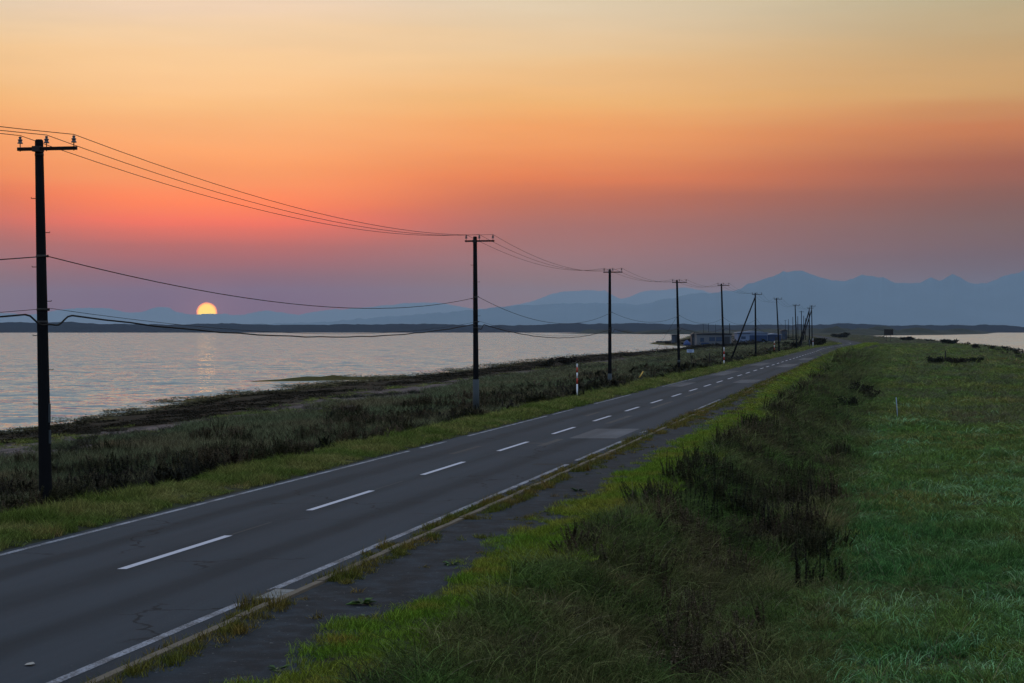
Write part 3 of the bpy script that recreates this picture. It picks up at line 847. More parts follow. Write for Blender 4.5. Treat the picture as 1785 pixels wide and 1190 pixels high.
q = px(52, 1159, zat(1159)); q.z = 0.012
m = MB(); m.add([(-.09, -.10, 0), (.06, -.12, .012), (.10, .05, .004), (.03, .14, .02), (-.08, .09, .006), (0, 0, .022)], [(0, 1, 5), (1, 2, 5), (2, 3, 5), (3, 4, 5), (4, 0, 5)])
o = tag(m.build('paper_scrap', M['litter']), 'small pale scrap lying on the road at the lower left', 'litter'); o.location = q; o.scale = (.55, .55, .6)

# ------------------------------------------------------------------ fishing sheds by the shore
def shed(name, label, x0, x1, yb, Z, depth, H, wallm, roofm, rise, parts):
    a = px(x0, yb, Z); b_ = px(x1, yb, Z); W = b_.x - a.x
    gz = tz((a.x + b_.x) / 2, Z)
    root = empty(name, (a.x, Z, gz - .1), label, 'shed' if 'shed' in name else 'building')
    H = H + (CAMZ - (yb - HY) / F * Z) - gz + .1
    m = MB(); m.box(0, W, 0, depth, -.5, H); wall = m.build('wall', M[wallm], root)
    m = MB(); o_ = .35
    m.prism([(-o_, H + .003), (W + o_, H + .003), (W + o_, H + .22), (W / 2, H + .22 + rise), (-o_, H + .22)], -o_, depth + o_)
    m.build('roof', M[roofm], root)
    for kind, px0, px1, z0, z1, mt in parts:
        m = MB(); q0, q1 = px0 * W, px1 * W
        if kind == 'window':
            m.box(q0, q1, -.03, .02, z0 * H, z1 * H); w_ = m.build('window', M[mt], root)
            m = MB(); f_ = .07
            for bb in ((q0 - f_, q1 + f_, z1 * H, z1 * H + f_), (q0 - f_, q1 + f_, z0 * H - f_, z0 * H), (q0 - f_, q0, z0 * H, z1 * H), (q1, q1 + f_, z0 * H, z1 * H), ((q0 + q1) / 2 - .03, (q0 + q1) / 2 + .03, z0 * H, z1 * H)):
                m.box(bb[0], bb[1], -.07, .02, bb[2], bb[3])
            m.build('frame', M['darkroof'], w_)
        elif kind == 'door':
            m.box(q0, q1, -.06, .02, z0 * H, z1 * H); w_ = m.build('door', M[mt], root)
            m = MB(); n_ = 4
            for k in range(n_ + 1):
                xx = q0 + (q1 - q0) * k / n_; m.box(xx - .04, xx + .04, -.1, -.061, z0 * H, z1 * H)
            m.build('rib', M['darkroof'], w_)
        else:
            m.box(q0, q1, -.25 if kind == 'annex' else -.12, .02, z0 * H, z1 * H); m.build(kind, M[mt], root)
    return root
shed('fishing_shed', 'long pale grey shed with dark eaves behind the fifth pole', 1215, 1275, 594.5, 672, 9, 2.6, 'cream', 'darkroof', .25,
     [('window', .10, .20, .34, .66, 'glass'), ('window', .36, .52, .40, .72, 'glass'), ('window', .56, .72, .38, .74, 'glass'), ('door', .80, .95, .0, .78, 'darkroof'),
      ('base_panel', .12, .34, .0, .25, 'blue'), ('gutter', -.02, 1.02, .93, .985, 'darkroof')])
shed('fishing_shed', 'blue and white shed with a wide blue door behind the braced pole', 1286, 1338, 592, 775, 11, 2.9, 'bluewhite', 'paleroof', .7,
     [('window', .12, .26, .35, .60, 'glass'), ('door', .40, .98, .02, .74, 'blue'), ('gutter', -.02, .42, .93, .985, 'darkroof')])
shed('fishing_shed', 'low blue shed with pale roof edge adjoining the blue and white one', 1338.6, 1361, 592, 778, 9, 2.1, 'blue', 'paleroof', .5,
     [('window', .2, .35, .4, .7, 'glass'), ('door', .55, .85, .0, .7, 'darkroof')])
shed('dark_hut', 'small dark hut right of the blue sheds, behind the far poles', 1362.5, 1372, 588.5, 900, 5, 3.3, 'greyshed', 'darkroof', .6,
     [('window', .3, .6, .4, .7, 'glass'), ('door', .68, .9, 0, .7, 'darkroof')])
shed('grey_hut', 'small grey windowless hut at the water, left of the fourth pole', 1171.5, 1182, 592.8, 815, 3, 2.3, 'greyshed', 'greyshed', .1,
     [('door', .55, .85, 0, .8, 'darkroof'), ('gutter', -.02, 1.02, .9, .98, 'darkroof')])
shed('boat_shed', 'dark lean-to shed against the left end of the pale grey shed', 1206, 1214, 594, 690, 5, 2.1, 'darkroof', 'darkroof', .9,
     [('door', .2, .8, 0, .8, 'greyshed')])
# a heap of nets under blue tarpaulin
Zt = 700; c_ = px(1198, 593, Zt); gz = tz(c_.x, Zt)
bm = bmesh.new(); bmesh.ops.create_icosphere(bm, subdivisions=4, radius=1)
for v_ in bm.verts:
    n_ = float(fbm(v_.co.x * 1.6 + 5, v_.co.y * 1.6 + v_.co.z, 5, 3)) - .5
    v_.co.x *= 1.6 + n_ * .9; v_.co.y *= 1.3 + n_ * .5; v_.co.z = max(-.1, v_.co.z) * (1.55 + n_ * 1.6)
me = bpy.data.meshes.new('tarpaulin_heap'); bm.to_mesh(me); bm.free(); me.materials.append(M['tarp'])
o = bpy.data.objects.new('tarpaulin_heap', me); C.objects.link(o); o.location = (c_.x, Zt, gz)
tag(o, 'rumpled heap under bright blue tarpaulin left of the sheds', 'tarpaulin')
for x, y0, lab in ((1226, 564, 'leftmost thin mast behind the pale grey shed'), (1235, 563, 'second thin mast behind the pale grey shed'), (1247.5, 564, 'third thin mast behind the pale grey shed'), (1272, 563.5, 'stouter dark mast at the right end of the pale grey shed')):
    Zm = 720; b = px(x, 590, Zm); t = px(x, y0, Zm); b.z = tz(b.x, Zm)
    root = empty('thin_mast', b, lab, 'mast', 'masts behind the sheds')
    m = MB(); m.tube([(0, 0, -.3), t - b], [.09, .05] if x < 1270 else [.16, .13], 6); m.build('pole', M['pole'], root)
    m = MB(); m.box(-.25, .25, -.03, .03, -.03, .03, c=(t - b) - Vector((0, 0, .5))); m.build('crosspiece', M['pole'], root)

# rocks of the little jetty and along the lagoon shore
def rock(name, label, c_, sx, sy, sz, seed, group):
    bm = bmesh.new(); bmesh.ops.create_icosphere(bm, subdivisions=2, radius=1)
    for v_ in bm.verts:
        k = .75 + .6 * float(vnoise(v_.co.x * 1.7 + seed * 3.1, v_.co.y * 1.7 + v_.co.z * 1.3, seed))
        v_.co = Vector((v_.co.x * sx * k, v_.co.y * sy * k, v_.co.z * sz * k))
    me = bpy.data.meshes.new(name); bm.to_mesh(me); bm.free(); me.materials.append(M['rock'])
    o = bpy.data.objects.new(name, me); C.objects.link(o); o.location = c_
    return tag(o, label, 'rock', group)
for k in range(16):
    x = 1145 + k * 2.6 + random.uniform(-1, 1); Zj = 870 + random.uniform(-12, 12)
    p = px(x, 596, Zj)
    rock('jetty_rock', 'dark rock of the low jetty reaching into the sea left of the fourth pole', (p.x, Zj, SEA + .15), random.uniform(.5, 1.1), random.uniform(.6, 1.2), random.uniform(.5, .9) + .35 * (k > 9), k + 1, 'rocks of the jetty')

# ------------------------------------------------------------------ vegetation
SRC = bpy.data.collections.new('plant_sources')        # source plants, not linked to the scene

def grass_mat(name, cols, rough=0.55, spec=0.25, trans=0.25, patch=0.12, dry=None, dryamt=0.5, tip=2.3):
    m = Mat(name, rough, spec)
    inf = m.info()
    rnd = inf.outputs['Random']; loc = inf.outputs['Location']
    big = m.noise(patch, 4, 0.6, vec=loc)
    c = m.mix(rnd, cols[0], cols[1])
    c = m.mix(m.map(big, 0.38, 0.66), c, m.mix(rnd, cols[2], cols[3]))
    if dry:
        d2 = m.noise(patch * 3.1, 3, 0.6, vec=loc)
        c = m.mix(m.map(d2, 0.55, 0.75, 0, dryamt), c, dry)
    var = m.attr('tint')
    c = m.mix(m.math('POWER', var, 2.0), m.mix(1.0, c, (0.45, 0.45, 0.45), 'MULTIPLY'), m.mix(1.0, c, (tip, tip, tip * 1.02), 'MULTIPLY'))
    m.color(c)
    m.translucent(c, trans)
    return m.m

def clump_mesh(name, mat, n, R, h0, h1, w, bend, wind=(0, 0), seed=0, segs=4, extra=None, flat=0.0):
    """a tuft: n curved tapering blades rooted within radius R"""
    r = np.random.default_rng(seed)
    V = []; Fc = []; T = []
    for i in range(n):
        a = r.uniform(0, 2 * math.pi); rr = R * math.sqrt(r.uniform(0, 1))
        bx_, by_ = rr * math.cos(a), rr * math.sin(a)
        h = r.uniform(h0, h1) * (1 - 0.35 * (rr / R) ** 2)
        fa = r.uniform(0, 2 * math.pi)
        bd = bend * r.uniform(.35, 1.25) * h
        dx = math.cos(fa) * bd + wind[0] * h * r.uniform(.6, 1.2); dy = math.sin(fa) * bd + wind[1] * h * r.uniform(.6, 1.2)
        sa = r.uniform(0, math.pi); sx, sy = math.cos(sa), math.sin(sa)
        ww = w * r.uniform(.6, 1.35)
        b0 = len(V); tint = r.uniform(0, 1) ** 1.2
        for s in range(segs + 1):
            t = s / segs
            k = t ** 1.7
            drop = flat * h * max(0, t - .55) ** 2 * 2.2
            x = bx_ + dx * k; y = by_ + dy * k
            z = h * (t - 0.18 * bend * t * t) - drop
            if s == segs:
                V.append((x, y, z)); T.append(tint)
            else:
                q = ww * (1 - t) ** .6 * .5
                V.append((x - sx * q, y - sy * q, z)); V.append((x + sx * q, y + sy * q, z)); T += [tint, tint]
        for s in range(segs):
            p = b0 + 2 * s
            if s == segs - 1: Fc.append((p, p + 1, p + 2))
            else: Fc.append((p, p + 1, p + 3, p + 2))
    me = bpy.data.meshes.new(name)
    me.from_pydata(V, [], Fc); me.update()
    at = me.attributes.new('tint', 'FLOAT', 'POINT'); at.data.foreach_set('value', np.array(T, np.float32))
    me.materials.append(mat)
    return me

def stalk_mesh(name, mat, seed, H, stems, R, leafy, lw, taper=1.0):
    """upright weed stalks set with small leaves and seed heads"""
    r = np.random.default_rng(seed)
    V = []; Fc = []; T = []
    for s in range(stems):
        a = r.uniform(0, 6.28); rr = R * math.sqrt(r.uniform(0, 1))
        x0, y0 = rr * math.cos(a), rr * math.sin(a)
        h = H * r.uniform(.6, 1.1); lx, ly = r.normal(0, .10) * h, r.normal(0, .10) * h
        b0 = len(V); w = .006 + .004 * r.random(); tint = r.random()
        for t in (0, .5, 1):
            for k in range(3):
                an = k * 2.094; q = w * (1 - .6 * t)
                V.append((x0 + lx * t * t + math.cos(an) * q, y0 + ly * t * t + math.sin(an) * q, h * t)); T.append(tint * .5)
        for i in range(2):
            for k in range(3):
                Fc.append((b0 + i * 3 + k, b0 + i * 3 + (k + 1) % 3, b0 + i * 3 + 3 + (k + 1) % 3, b0 + i * 3 + 3 + k))
        for l in range(int(leafy * r.uniform(.7, 1.3))):
            t = r.uniform(.12, 1.0) ** .8
            c = np.array((x0 + lx * t * t, y0 + ly * t * t, h * t))
            an = r.uniform(0, 6.28); ln = lw * r.uniform(.5, 1.3) * (1.25 - .75 * t * taper); wd = ln * r.uniform(.22, .4)
            dv = np.array((math.cos(an), math.sin(an), r.uniform(.2, 1.9))); dv = dv / np.linalg.norm(dv)
            sv = np.cross(dv, (0, 0, 1)); sv = sv / (np.linalg.norm(sv) + 1e-6)
            b1 = len(V); tt = r.random()
            for p in (c, c + dv * ln * .5 + sv * wd, c + dv * ln - np.array((0, 0, ln * .2)), c + dv * ln * .5 - sv * wd):
                V.append(tuple(p)); T.append(tt)
            Fc.append((b1, b1 + 1, b1 + 2, b1 + 3))
    me = bpy.data.meshes.new(name)
    me.from_pydata(V, [], Fc); me.update()
    at = me.attributes.new('tint', 'FLOAT', 'POINT'); at.data.foreach_set('value', np.array(T, np.float32))
    me.materials.append(mat)
    return me

_groups = {}
def gn_group(col):
    if col.name in _groups: return _groups[col.name]
    g = bpy.data.node_groups.new('scatter_' + col.name, 'GeometryNodeTree')
    g.interface.new_socket('Geometry', in_out='INPUT', socket_type='NodeSocketGeometry')
    g.interface.new_socket('Geometry', in_out='OUTPUT', socket_type='NodeSocketGeometry')
    N, L = g.nodes, g.links
    gi = N.new('NodeGroupInput'); go = N.new('NodeGroupOutput')
    ci = N.new('GeometryNodeCollectionInfo'); ci.inputs['Collection'].default_value = col
    ci.inputs['Separate Children'].default_value = True; ci.inputs['Reset Children'].default_value = True
    ip = N.new('GeometryNodeInstanceOnPoints'); ip.inputs['Pick Instance'].default_value = True
    def na(nm, t):
        n = N.new('GeometryNodeInputNamedAttribute'); n.data_type = t; n.inputs['Name'].default_value = nm
        return n.outputs['Attribute']
    L.new(gi.outputs[0], ip.inputs['Points']); L.new(ci.outputs[0], ip.inputs['Instance'])
    L.new(na('idx', 'INT'), ip.inputs['Instance Index']); L.new(na('rot', 'FLOAT_VECTOR'), ip.inputs['Rotation']); L.new(na('scl', 'FLOAT_VECTOR'), ip.inputs['Scale'])
    L.new(ip.outputs[0], go.inputs[0])
    _groups[col.name] = g
    return g

def source_col(name, meshes):
    c = bpy.data.collections.new(name)
    for i, me in enumerate(meshes):
        o = bpy.data.objects.new('%s_%02d' % (name, i), me); c.objects.link(o)
    return c

NPTS = 0
def scatter(name, label, cat, col, U, Z, S, sxy=None, z=None, tilt=0.12, seed=1, sink=0.02):
    """one 'stuff' object: plants of col at road offsets U, distances Z, height scale S, spread sxy"""
    global NPTS
    r = np.random.default_rng(seed)
    U = np.asarray(U); Z = np.asarray(Z); S = np.asarray(S)
    # the trampled gap in the scrub in front of the stay wire's anchor
    tn = toX(U, Z) / np.maximum(Z, 1)
    keep = ~((tn > .066) & (tn < .0758) & (Z > 138) & (Z < 170) & (U < -5.6))
    U, Z, S = U[keep], Z[keep], S[keep]
    sxy = None if sxy is None else np.asarray(sxy)[keep]
    z = None if z is None else np.asarray(z)[keep]
    n = len(U); NPTS += n
    X = toX(U, Z); H = (ground_h(U, Z) if z is None else z) - sink
    sxy = S if sxy is None else sxy
    me = bpy.data.meshes.new(name)
    me.vertices.add(n)
    me.vertices.foreach_set('co', np.stack([X, Z, H], -1).astype(np.float32).ravel())
    a = me.attributes.new('rot', 'FLOAT_VECTOR', 'POINT')
    rot = np.stack([r.normal(0, tilt, n), r.normal(0, tilt, n), r.uniform(0, 6.283, n)], -1)
    a.data.foreach_set('vector', rot.astype(np.float32).ravel())
    a = me.attributes.new('scl', 'FLOAT_VECTOR', 'POINT')
    a.data.foreach_set('vector', np.stack([sxy, sxy, S], -1).astype(np.float32).ravel())
    a = me.attributes.new('idx', 'INT', 'POINT')
    a.data.foreach_set('value', r.integers(0, len(col.objects), n).astype(np.int32))
    o = bpy.data.objects.new(name, me); C.objects.link(o)
    md = o.modifiers.new('scatter', 'NODES'); md.node_group = gn_group(col)
    return tag(o, label, cat, kind='stuff')

def sample(u0, u1, z0, z1, dens, seed, grow=60.0, smax=5.0, pad=5.0):
    """points in a strip of the land: dens per m2 near by, thinning as plants are drawn wider with distance"""
    r = np.random.default_rng(seed)
    Us, Zs_, Sp = [], [], []
    z = z0
    while z < z1:
        dz = max(2.0, z * .06); zb = min(z + dz, z1); zm = (z + zb) / 2
        sp = min(max(1.0, zm / grow), smax)
        a = (u0(zm) if callable(u0) else u0); b = (u1(zm) if callable(u1) else u1)
        # keep to what the lens (or a step to its side) can see
        lo = max(a, float(toU(-.285 * zm - pad, zm))); hi = min(b, float(toU(.285 * zm + pad, zm)))
        if hi > lo:
            n = r.poisson(dens / sp ** 2 * (hi - lo) * (zb - z))
            Us.append(r.uniform(lo, hi, n)); Zs_.append(r.uniform(z, zb, n)); Sp.append(np.full(n, sp))
        z = zb
    return np.concatenate(Us), np.concatenate(Zs_), np.concatenate(Sp), r

# --- materials of the plants
GM_field = grass_mat('field_grass', ((.054, .152, .042), (.080, .198, .056), (.100, .178, .038), (.128, .195, .050)), .6, .05, .35, .16, (.22, .155, .055), .6)
GM_olive = grass_mat('olive_grass', ((.088, .165, .034), (.118, .190, .042), (.150, .165, .042), (.185, .172, .052)), .7, .03, .35, .10, (.25, .15, .06), .7)
GM_pale = grass_mat('pale_blade', ((.13, .32, .13), (.18, .38, .17), (.17, .31, .12), (.25, .38, .20)), .45, .25, .3, .3, tip=2.3)  # light colour stands in for highlights on glossy bent blades
GM_lawn = grass_mat('verge_grass', ((.100, .205, .018), (.140, .235, .026), (.19, .225, .028), (.235, .23, .04)), .7, .03, .3, .35, (.30, .175, .045), .7)
GM_lverge = grass_mat('left_verge_grass', ((.080, .130, .024), (.115, .162, .032), (.185, .195, .058), (.22, .21, .068)), .7, .03, .3, .45, (.26, .16, .07), .6)
GM_meadow = grass_mat('meadow_grass', ((.082, .112, .058), (.115, .140, .076), (.120, .112, .064), (.155, .136, .080)), .8, .03, .3, .08, (.17, .105, .058), .7)
GM_bank = grass_mat('bank_grass', ((.044, .092, .020), (.070, .116, .028), (.092, .104, .036), (.135, .12, .054)), .7, .03, .3, .3, (.18, .12, .062), .6)
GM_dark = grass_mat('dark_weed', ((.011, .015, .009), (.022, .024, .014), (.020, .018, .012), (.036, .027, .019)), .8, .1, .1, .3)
GM_brown = grass_mat('brown_weed', ((.027, .034, .015), (.058, .056, .028), (.068, .054, .034), (.120, .090, .058)), .8, .06, .2, .3)
GM_kerb = grass_mat('kerb_weed', ((.075, .100, .015), (.105, .112, .022), (.135, .108, .026), (.17, .115, .036)), .7, .04, .25, .5, (.20, .105, .036), .6)
GM_leaf = grass_mat('weed_leaf', ((.035, .075, .015), (.05, .10, .02), (.03, .065, .02), (.055, .09, .03)), .55, .3, .25, .5)
GM_sea = grass_mat('sea_wrack', ((.006, .006, .004), (.018, .015, .009), (.010, .008, .005), (.026, .020, .012)), .9, .03, .0, .3)
GM_algae = grass_mat('shore_algae', ((.020, .020, .004), (.055, .048, .008), (.03, .028, .005), (.075, .06, .01)), .6, .3, .1, .3)
GM_straw = grass_mat('dry_straw', ((.14, .12, .07), (.22, .19, .12), (.10, .09, .05), (.17, .15, .09)), .6, .2, .2, .5)

W = (0.55, 0.1)
C_field = source_col('field_tuft', [clump_mesh('field_tuft', GM_field, 60, .26, .16, .42, .017, .75, W, s, flat=.5) for s in range(6)])
C_olive = source_col('olive_tuft', [clump_mesh('olive_tuft', GM_olive, 60, .26, .14, .38, .017, .7, (.3, .05), 10 + s, flat=.3) for s in range(6)])
C_pale = source_col('pale_blade', [clump_mesh('pale_blade', GM_pale, 7, .22, .30, .50, .014, .9, (.75, .1), 30 + s, segs=6, flat=1.1) for s in range(6)])
C_lawn = source_col('lawn_tuft', [clump_mesh('lawn_tuft', GM_lawn, 90, .22, .06, .17, .009, .8, (0, 0), 20 + s, segs=3) for s in range(5)])
C_lverge = source_col('verge_tuft', [clump_mesh('verge_tuft', GM_lverge, 80, .22, .10, .34, .013, .9, (0, 0), 40 + s) for s in range(6)])
C_meadow = source_col('meadow_tuft', [clump_mesh('meadow_tuft', GM_meadow, 60, .28, .25, .66, .014, .5, (.15, 0), 60 + s) for s in range(6)])
C_bank = source_col('bank_tuft', [clump_mesh('bank_tuft', GM_bank, 70, .28, .35, .90, .015, 1.15, (.25, -.1), 80 + s, segs=5, flat=.7) for s in range(6)])
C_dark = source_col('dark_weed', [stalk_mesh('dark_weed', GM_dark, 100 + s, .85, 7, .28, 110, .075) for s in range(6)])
C_brown = source_col('brown_weed', [stalk_mesh('brown_weed', GM_brown, 110 + s, .95, 7, .30, 120, .065) for s in range(6)])
C_browng = source_col('brown_tuft', [clump_mesh('brown_tuft', GM_brown, 70, .28, .35, .8, .013, 1.0, (.2, -.1), 130 + s, segs=5, flat=.6) for s in range(4)])
C_darkg = source_col('dark_tuft', [clump_mesh('dark_tuft', GM_dark, 70, .26, .25, .6, .012, .7, (0, 0), 120 + s) for s in range(4)])
C_kerb = source_col('kerb_tuft', [clump_mesh('kerb_tuft', GM_kerb, 45, .12, .05, .20, .010, .8, (0, 0), 140 + s) for s in range(5)])
C_wrack = source_col('wrack_bit', [clump_mesh('wrack_bit', GM_sea, 40, .5, .03, .12, .06, 2.2, (0, 0), 160 + s, segs=3) for s in range(4)])
C_algae = source_col('algae_bit', [clump_mesh('algae_bit', GM_algae, 40, .5, .03, .13, .05, 2.0, (0, 0), 170 + s, segs=3) for s in range(4)])
C_straw = source_col('straw', [clump_mesh('straw', GM_straw, 3, .15, .55, 1.0, .008, .8, (.3, 0), 180 + s, segs=5, flat=.5) for s in range(6)])

SL = lambda z: -(8 + .52 * (float(shoreL(z)) - 8))
# field on the right: lush blue-green grass near by, drier olive grass beyond, mingling in patches
def field(dens, seed, lush):
    U, Z, P, r = sample(8.8, lambda z: float(shoreR(z)) - 5, 20, 620 if not lush else 150, dens, seed, 45, 6)
    q = (Z - 58) / 34 + (fbm(U / 7, Z / 9, 205, 3) - .5) * 3.2 - (U - 16) * .012
    k = (q < r.normal(0, .6, len(U))) if lush else (q > r.normal(0, .6, len(U)))
    U, Z, P = U[k], Z[k], P[k]
    S = (.25 + 1.6 * fbm(U / 1.5, Z / 2.2, 201, 3) ** 1.5) * (.6 + .8 * fbm(U / 5, Z / 8, 203, 2)) * r.uniform(.75, 1.3, len(U))
    return U, Z, P, S, r
U, Z, P, S, r = field(17, 1, True)
scatter('lush_field_grass', 'wind-blown blue-green grass in the near right-hand field', 'grass', C_field, U, Z, S, P * r.uniform(.9, 1.3, len(U)), seed=2)
U, Z, P, S, r = field(15, 41, False)
scatter('olive_field_grass', 'olive and straw-tinged grass across the middle of the right-hand field', 'grass', C_olive, U, Z, S, P * r.uniform(.9, 1.3, len(U)), seed=42)
U, Z, P, r = sample(9.2, 40, 20, 130, 8, 43, 45, 3)
k = fbm(U / 1.3, Z / 1.8, 207, 2) > .40 + .14 * sstep(45, 110, Z)
U, Z, P = U[k], Z[k], P[k]
scatter('pale_grass_blades', 'pale arching blades over the field grass, highlights put into their colour', 'grass', C_pale, U, Z, r.uniform(.6, 1.25, len(U)), P, seed=44)
U, Z, P, r = sample(10, 40, 20, 180, 3, 71, 50, 4)
k = fbm(U / 1.6, Z / 2.4, 209, 3) > .58
U, Z, P = U[k], Z[k], P[k]
scatter('coarse_field_tufts', 'coarse darker tufts dotted through the right-hand field', 'grass', C_bank, U, Z, r.uniform(.3, .6, len(U)), P, seed=72)
# far right field, taller drier grass
U, Z, P, r = sample(lambda z: 7.5 + 6 * float(sstep(200, 330, z)), lambda z: float(shoreR(z)) - 4, 85, 620, 5.0, 3, 45, 9)
k = fbm(U / 9, Z / 18, 211, 3) > .55 - .17 * sstep(85, 150, Z)
U, Z, P = U[k], Z[k], P[k]
scatter('tall_field_grass', 'taller olive grass further back in the right-hand field', 'grass', C_meadow, U, Z, r.uniform(.6, 1.05, len(U)), P, seed=4)
# bright verge right of the footpath
edge = lambda z: 5.2 - .9 * float(sstep(75, 150, z))
U, Z, P, r = sample(edge, 7.3, 14, 560, 30, 5, 45, 6)
k = (U > 5.55 + .9 * (fbm(U * 0, Z / 1.7, 221, 3) - .5) * 2) | (vnoise(U / .5, Z / .8, 223) > .66) | (Z > 110)
k &= ~((U > 6.9) & (vnoise(U / .6, Z / .6, 224) > .5))
U, Z, P = U[k], Z[k], P[k]
scatter('verge_grass', 'short bright green grass strip between footpath and bank', 'grass', C_lawn, U, Z, r.uniform(.6, 1.35, len(U)), P, z=np.maximum(ground_h(U, Z), .05), seed=6)
# bank
U, Z, P, r = sample(6.75, 11.4, 14, 360, 15, 7, 45, 6)
k = r.uniform(0, 1, len(U)) < np.clip((U - 6.5) / .8, 0, 1) * np.clip((11.6 - U) / 1.8, 0, 1)
U, Z, P = U[k], Z[k], P[k]
S = (1 - .5 * sstep(150, 300, Z)) * (.2 + 1.5 * fbm(U / 1.5, Z / 2.2, 231, 3)) * (.65 + .35 * sstep(6.7, 8, U))
scatter('bank_grass', 'long drooping olive grass on the bank below the verge', 'grass', C_bank, U, Z, S, P * .95, seed=8, tilt=.22)
U, Z, P, r = sample(6.9, 11.2, 26, 330, 9, 9, 60, 5)
k = fbm(U / 1.6, Z / 3.0, 241, 3) > np.interp(U, [6.9, 7.6, 9.2, 10.4, 11.2], [.53, .40, .40, .58, .8]) + .08 * (1 - sstep(30, 42, Z)) + .05 * sstep(80, 160, Z)
U, Z, P = U[k], Z[k], P[k]
scatter('dark_bank_weeds', 'dark seeded weed stalks crowding the bank', 'weeds', C_brown, U, Z, (.2 + .95 * fbm(U / 1.2, Z / 2.0, 243, 3)) * r.uniform(.5, 1.2, len(U)), P ** .8, seed=10, tilt=.18)
U, Z, P, r = sample(6.9, 10.6, 17, 300, 9, 45, 60, 5)
k = fbm(U / 1.4, Z / 2.4, 247, 3) > np.interp(U, [6.9, 7.6, 9.4, 10.6], [.58, .42, .42, .6])
U, Z, P = U[k], Z[k], P[k]
scatter('brown_bank_grass', 'withered brown grass among the bank weeds, its dark tone also painting slope shade', 'grass', C_browng, U, Z, r.uniform(.4, 1.0, len(U)), P, seed=46, tilt=.25)  # dark understory: dry grass that also paints shade on the bank slope
U, Z, P, r = sample(6.9, 14, 16, 140, 1.6, 11, 60, 3)
scatter('dry_straws', 'scattered pale dry grass stems on bank and field edge', 'grass', C_straw, U, Z, r.uniform(.6, 1.2, len(U)), None, seed=12)
# footpath and kerb weeds
U, Z, P, r = sample(3.32, 4.3, 12, 330, 34, 13, 45, 5)
k = (fbm(U / .5, Z / 1.4, 251, 3) > np.interp(np.abs(U - 3.83), [0, .1, .24, .48], [.50, .34, .38, .57]) - .16 * sstep(45, 120, Z)) & (np.abs(Z - 27.1) > .9)
k &= ~((np.abs(U - 3.8) < .075) & (Z < 65))
U, Z, P = U[k], Z[k], P[k]
scatter('kerb_weeds', 'yellowing weeds growing along both sides of the kerb', 'weeds', C_kerb, U, Z, r.uniform(.4, 1.5, len(U)) * np.where(vnoise(U, Z / 1.5, 257) > .7, 1.5, 1), P ** .8, z=np.where(U < 3.74, -.01, .06), seed=14)
U, Z, P, r = sample(3.85, 5.5, 12, 330, 18, 15, 45, 5)
crack = np.minimum.reduce([np.abs((Z - c0) - (U - 4.6) * sl - .25 * np.sin(U * 5 + c0)) for c0, sl in ((33.5, .5), (42.3, .25), (51, .6), (60, -.4), (69, .3), (78, .7), (88, .2))])
over = fbm(U / .9, Z / 3.2, 261, 3) + .32 * sstep(50, 120, Z) - .16 * sstep(4.3, 4.9, U) * (1 - sstep(80, 160, Z))
k = ((crack < .13) & (vnoise(U / .3, Z / .3, 264) > .25)) | (over > .59) | (r.uniform(0, 1, len(U)) < .02)
U, Z, P = U[k], Z[k], P[k]
scatter('path_weeds', 'weeds in the cracks and worn edges of the footpath', 'weeds', C_kerb, U, Z, r.uniform(.3, 1.0, len(U)), P ** .8, z=np.full(len(U), .068), seed=16)
# left verge
U, Z, P, r = sample(-6.0, -3.02, 18, 560, 24, 17, 50, 6)
k = (U < -3.12 - .18 * (fbm(Z / 1.1, Z * 0, 271, 3))) & (r.uniform(0, 1, len(U)) < np.clip((5.6 + .7 * (fbm(Z / 3, Z * 0, 275, 3) - .5) + U) / .5, .08, 1))
U, Z, P = U[k], Z[k], P[k]
S = (.15 + 1.6 * fbm(U / .8, Z / 1.6, 272, 3) ** 1.3) * r.uniform(.7, 1.2, len(U)) * np.interp(-U, [3, 3.4, 4.5, 5.8], [.55, .9, 1.2, 1.0])
scatter('left_verge_grass', 'tufted yellow-green grass along the left road edge', 'grass', C_lverge, U, Z, S, P * np.interp(-U, [3, 3.6], [.6, 1]), seed=18)
# dark scrub behind it
U, Z, P, r = sample(-12.5, -5.0, 25, 420, 4.5, 19, 60, 5)
k = fbm(U / 2.2, Z / 5, 281, 4) > np.interp(-U, [5.0, 5.7, 7.5, 12.5], [.62, .45, .50, .64]) + .18 * (vnoise(Z / 11, Z * 0 + 2, 287) - .45)
k &= ~((np.abs(Z - 41) < 4) & (U > -7.5) & (r.uniform(0, 1, len(U)) < .55))
U, Z, P = U[k], Z[k], P[k]
near_stay = (np.abs(toX(U, Z) - 11.3) < 2.2) & (Z > 150) & (Z < 166)
U, Z, P = U[~near_stay], Z[~near_stay], P[~near_stay]
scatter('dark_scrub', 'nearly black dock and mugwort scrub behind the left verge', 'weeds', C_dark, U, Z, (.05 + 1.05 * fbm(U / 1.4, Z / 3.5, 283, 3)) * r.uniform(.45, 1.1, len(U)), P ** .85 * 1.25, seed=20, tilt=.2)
U, Z, P, r = sample(-13, -5.2, 25, 420, 6.5, 21, 60, 5)
k = fbm(U / 2.2, Z / 5, 281, 4) > np.interp(-U, [5.2, 5.8, 7.5, 13], [.58, .42, .48, .6]) + .18 * (vnoise(Z / 11, Z * 0 + 2, 287) - .45)
U, Z, P = U[k], Z[k], P[k]
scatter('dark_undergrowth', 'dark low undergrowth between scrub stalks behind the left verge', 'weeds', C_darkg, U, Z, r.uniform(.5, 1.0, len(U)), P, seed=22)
U, Z, P, r = sample(-16, -5.2, 25, 420, 6, 61, 60, 5)
k = fbm(U / 1.8, Z / 4, 285, 3) > np.interp(-U, [5.2, 6.2, 9, 16], [.58, .44, .48, .58])
U, Z, P = U[k], Z[k], P[k]
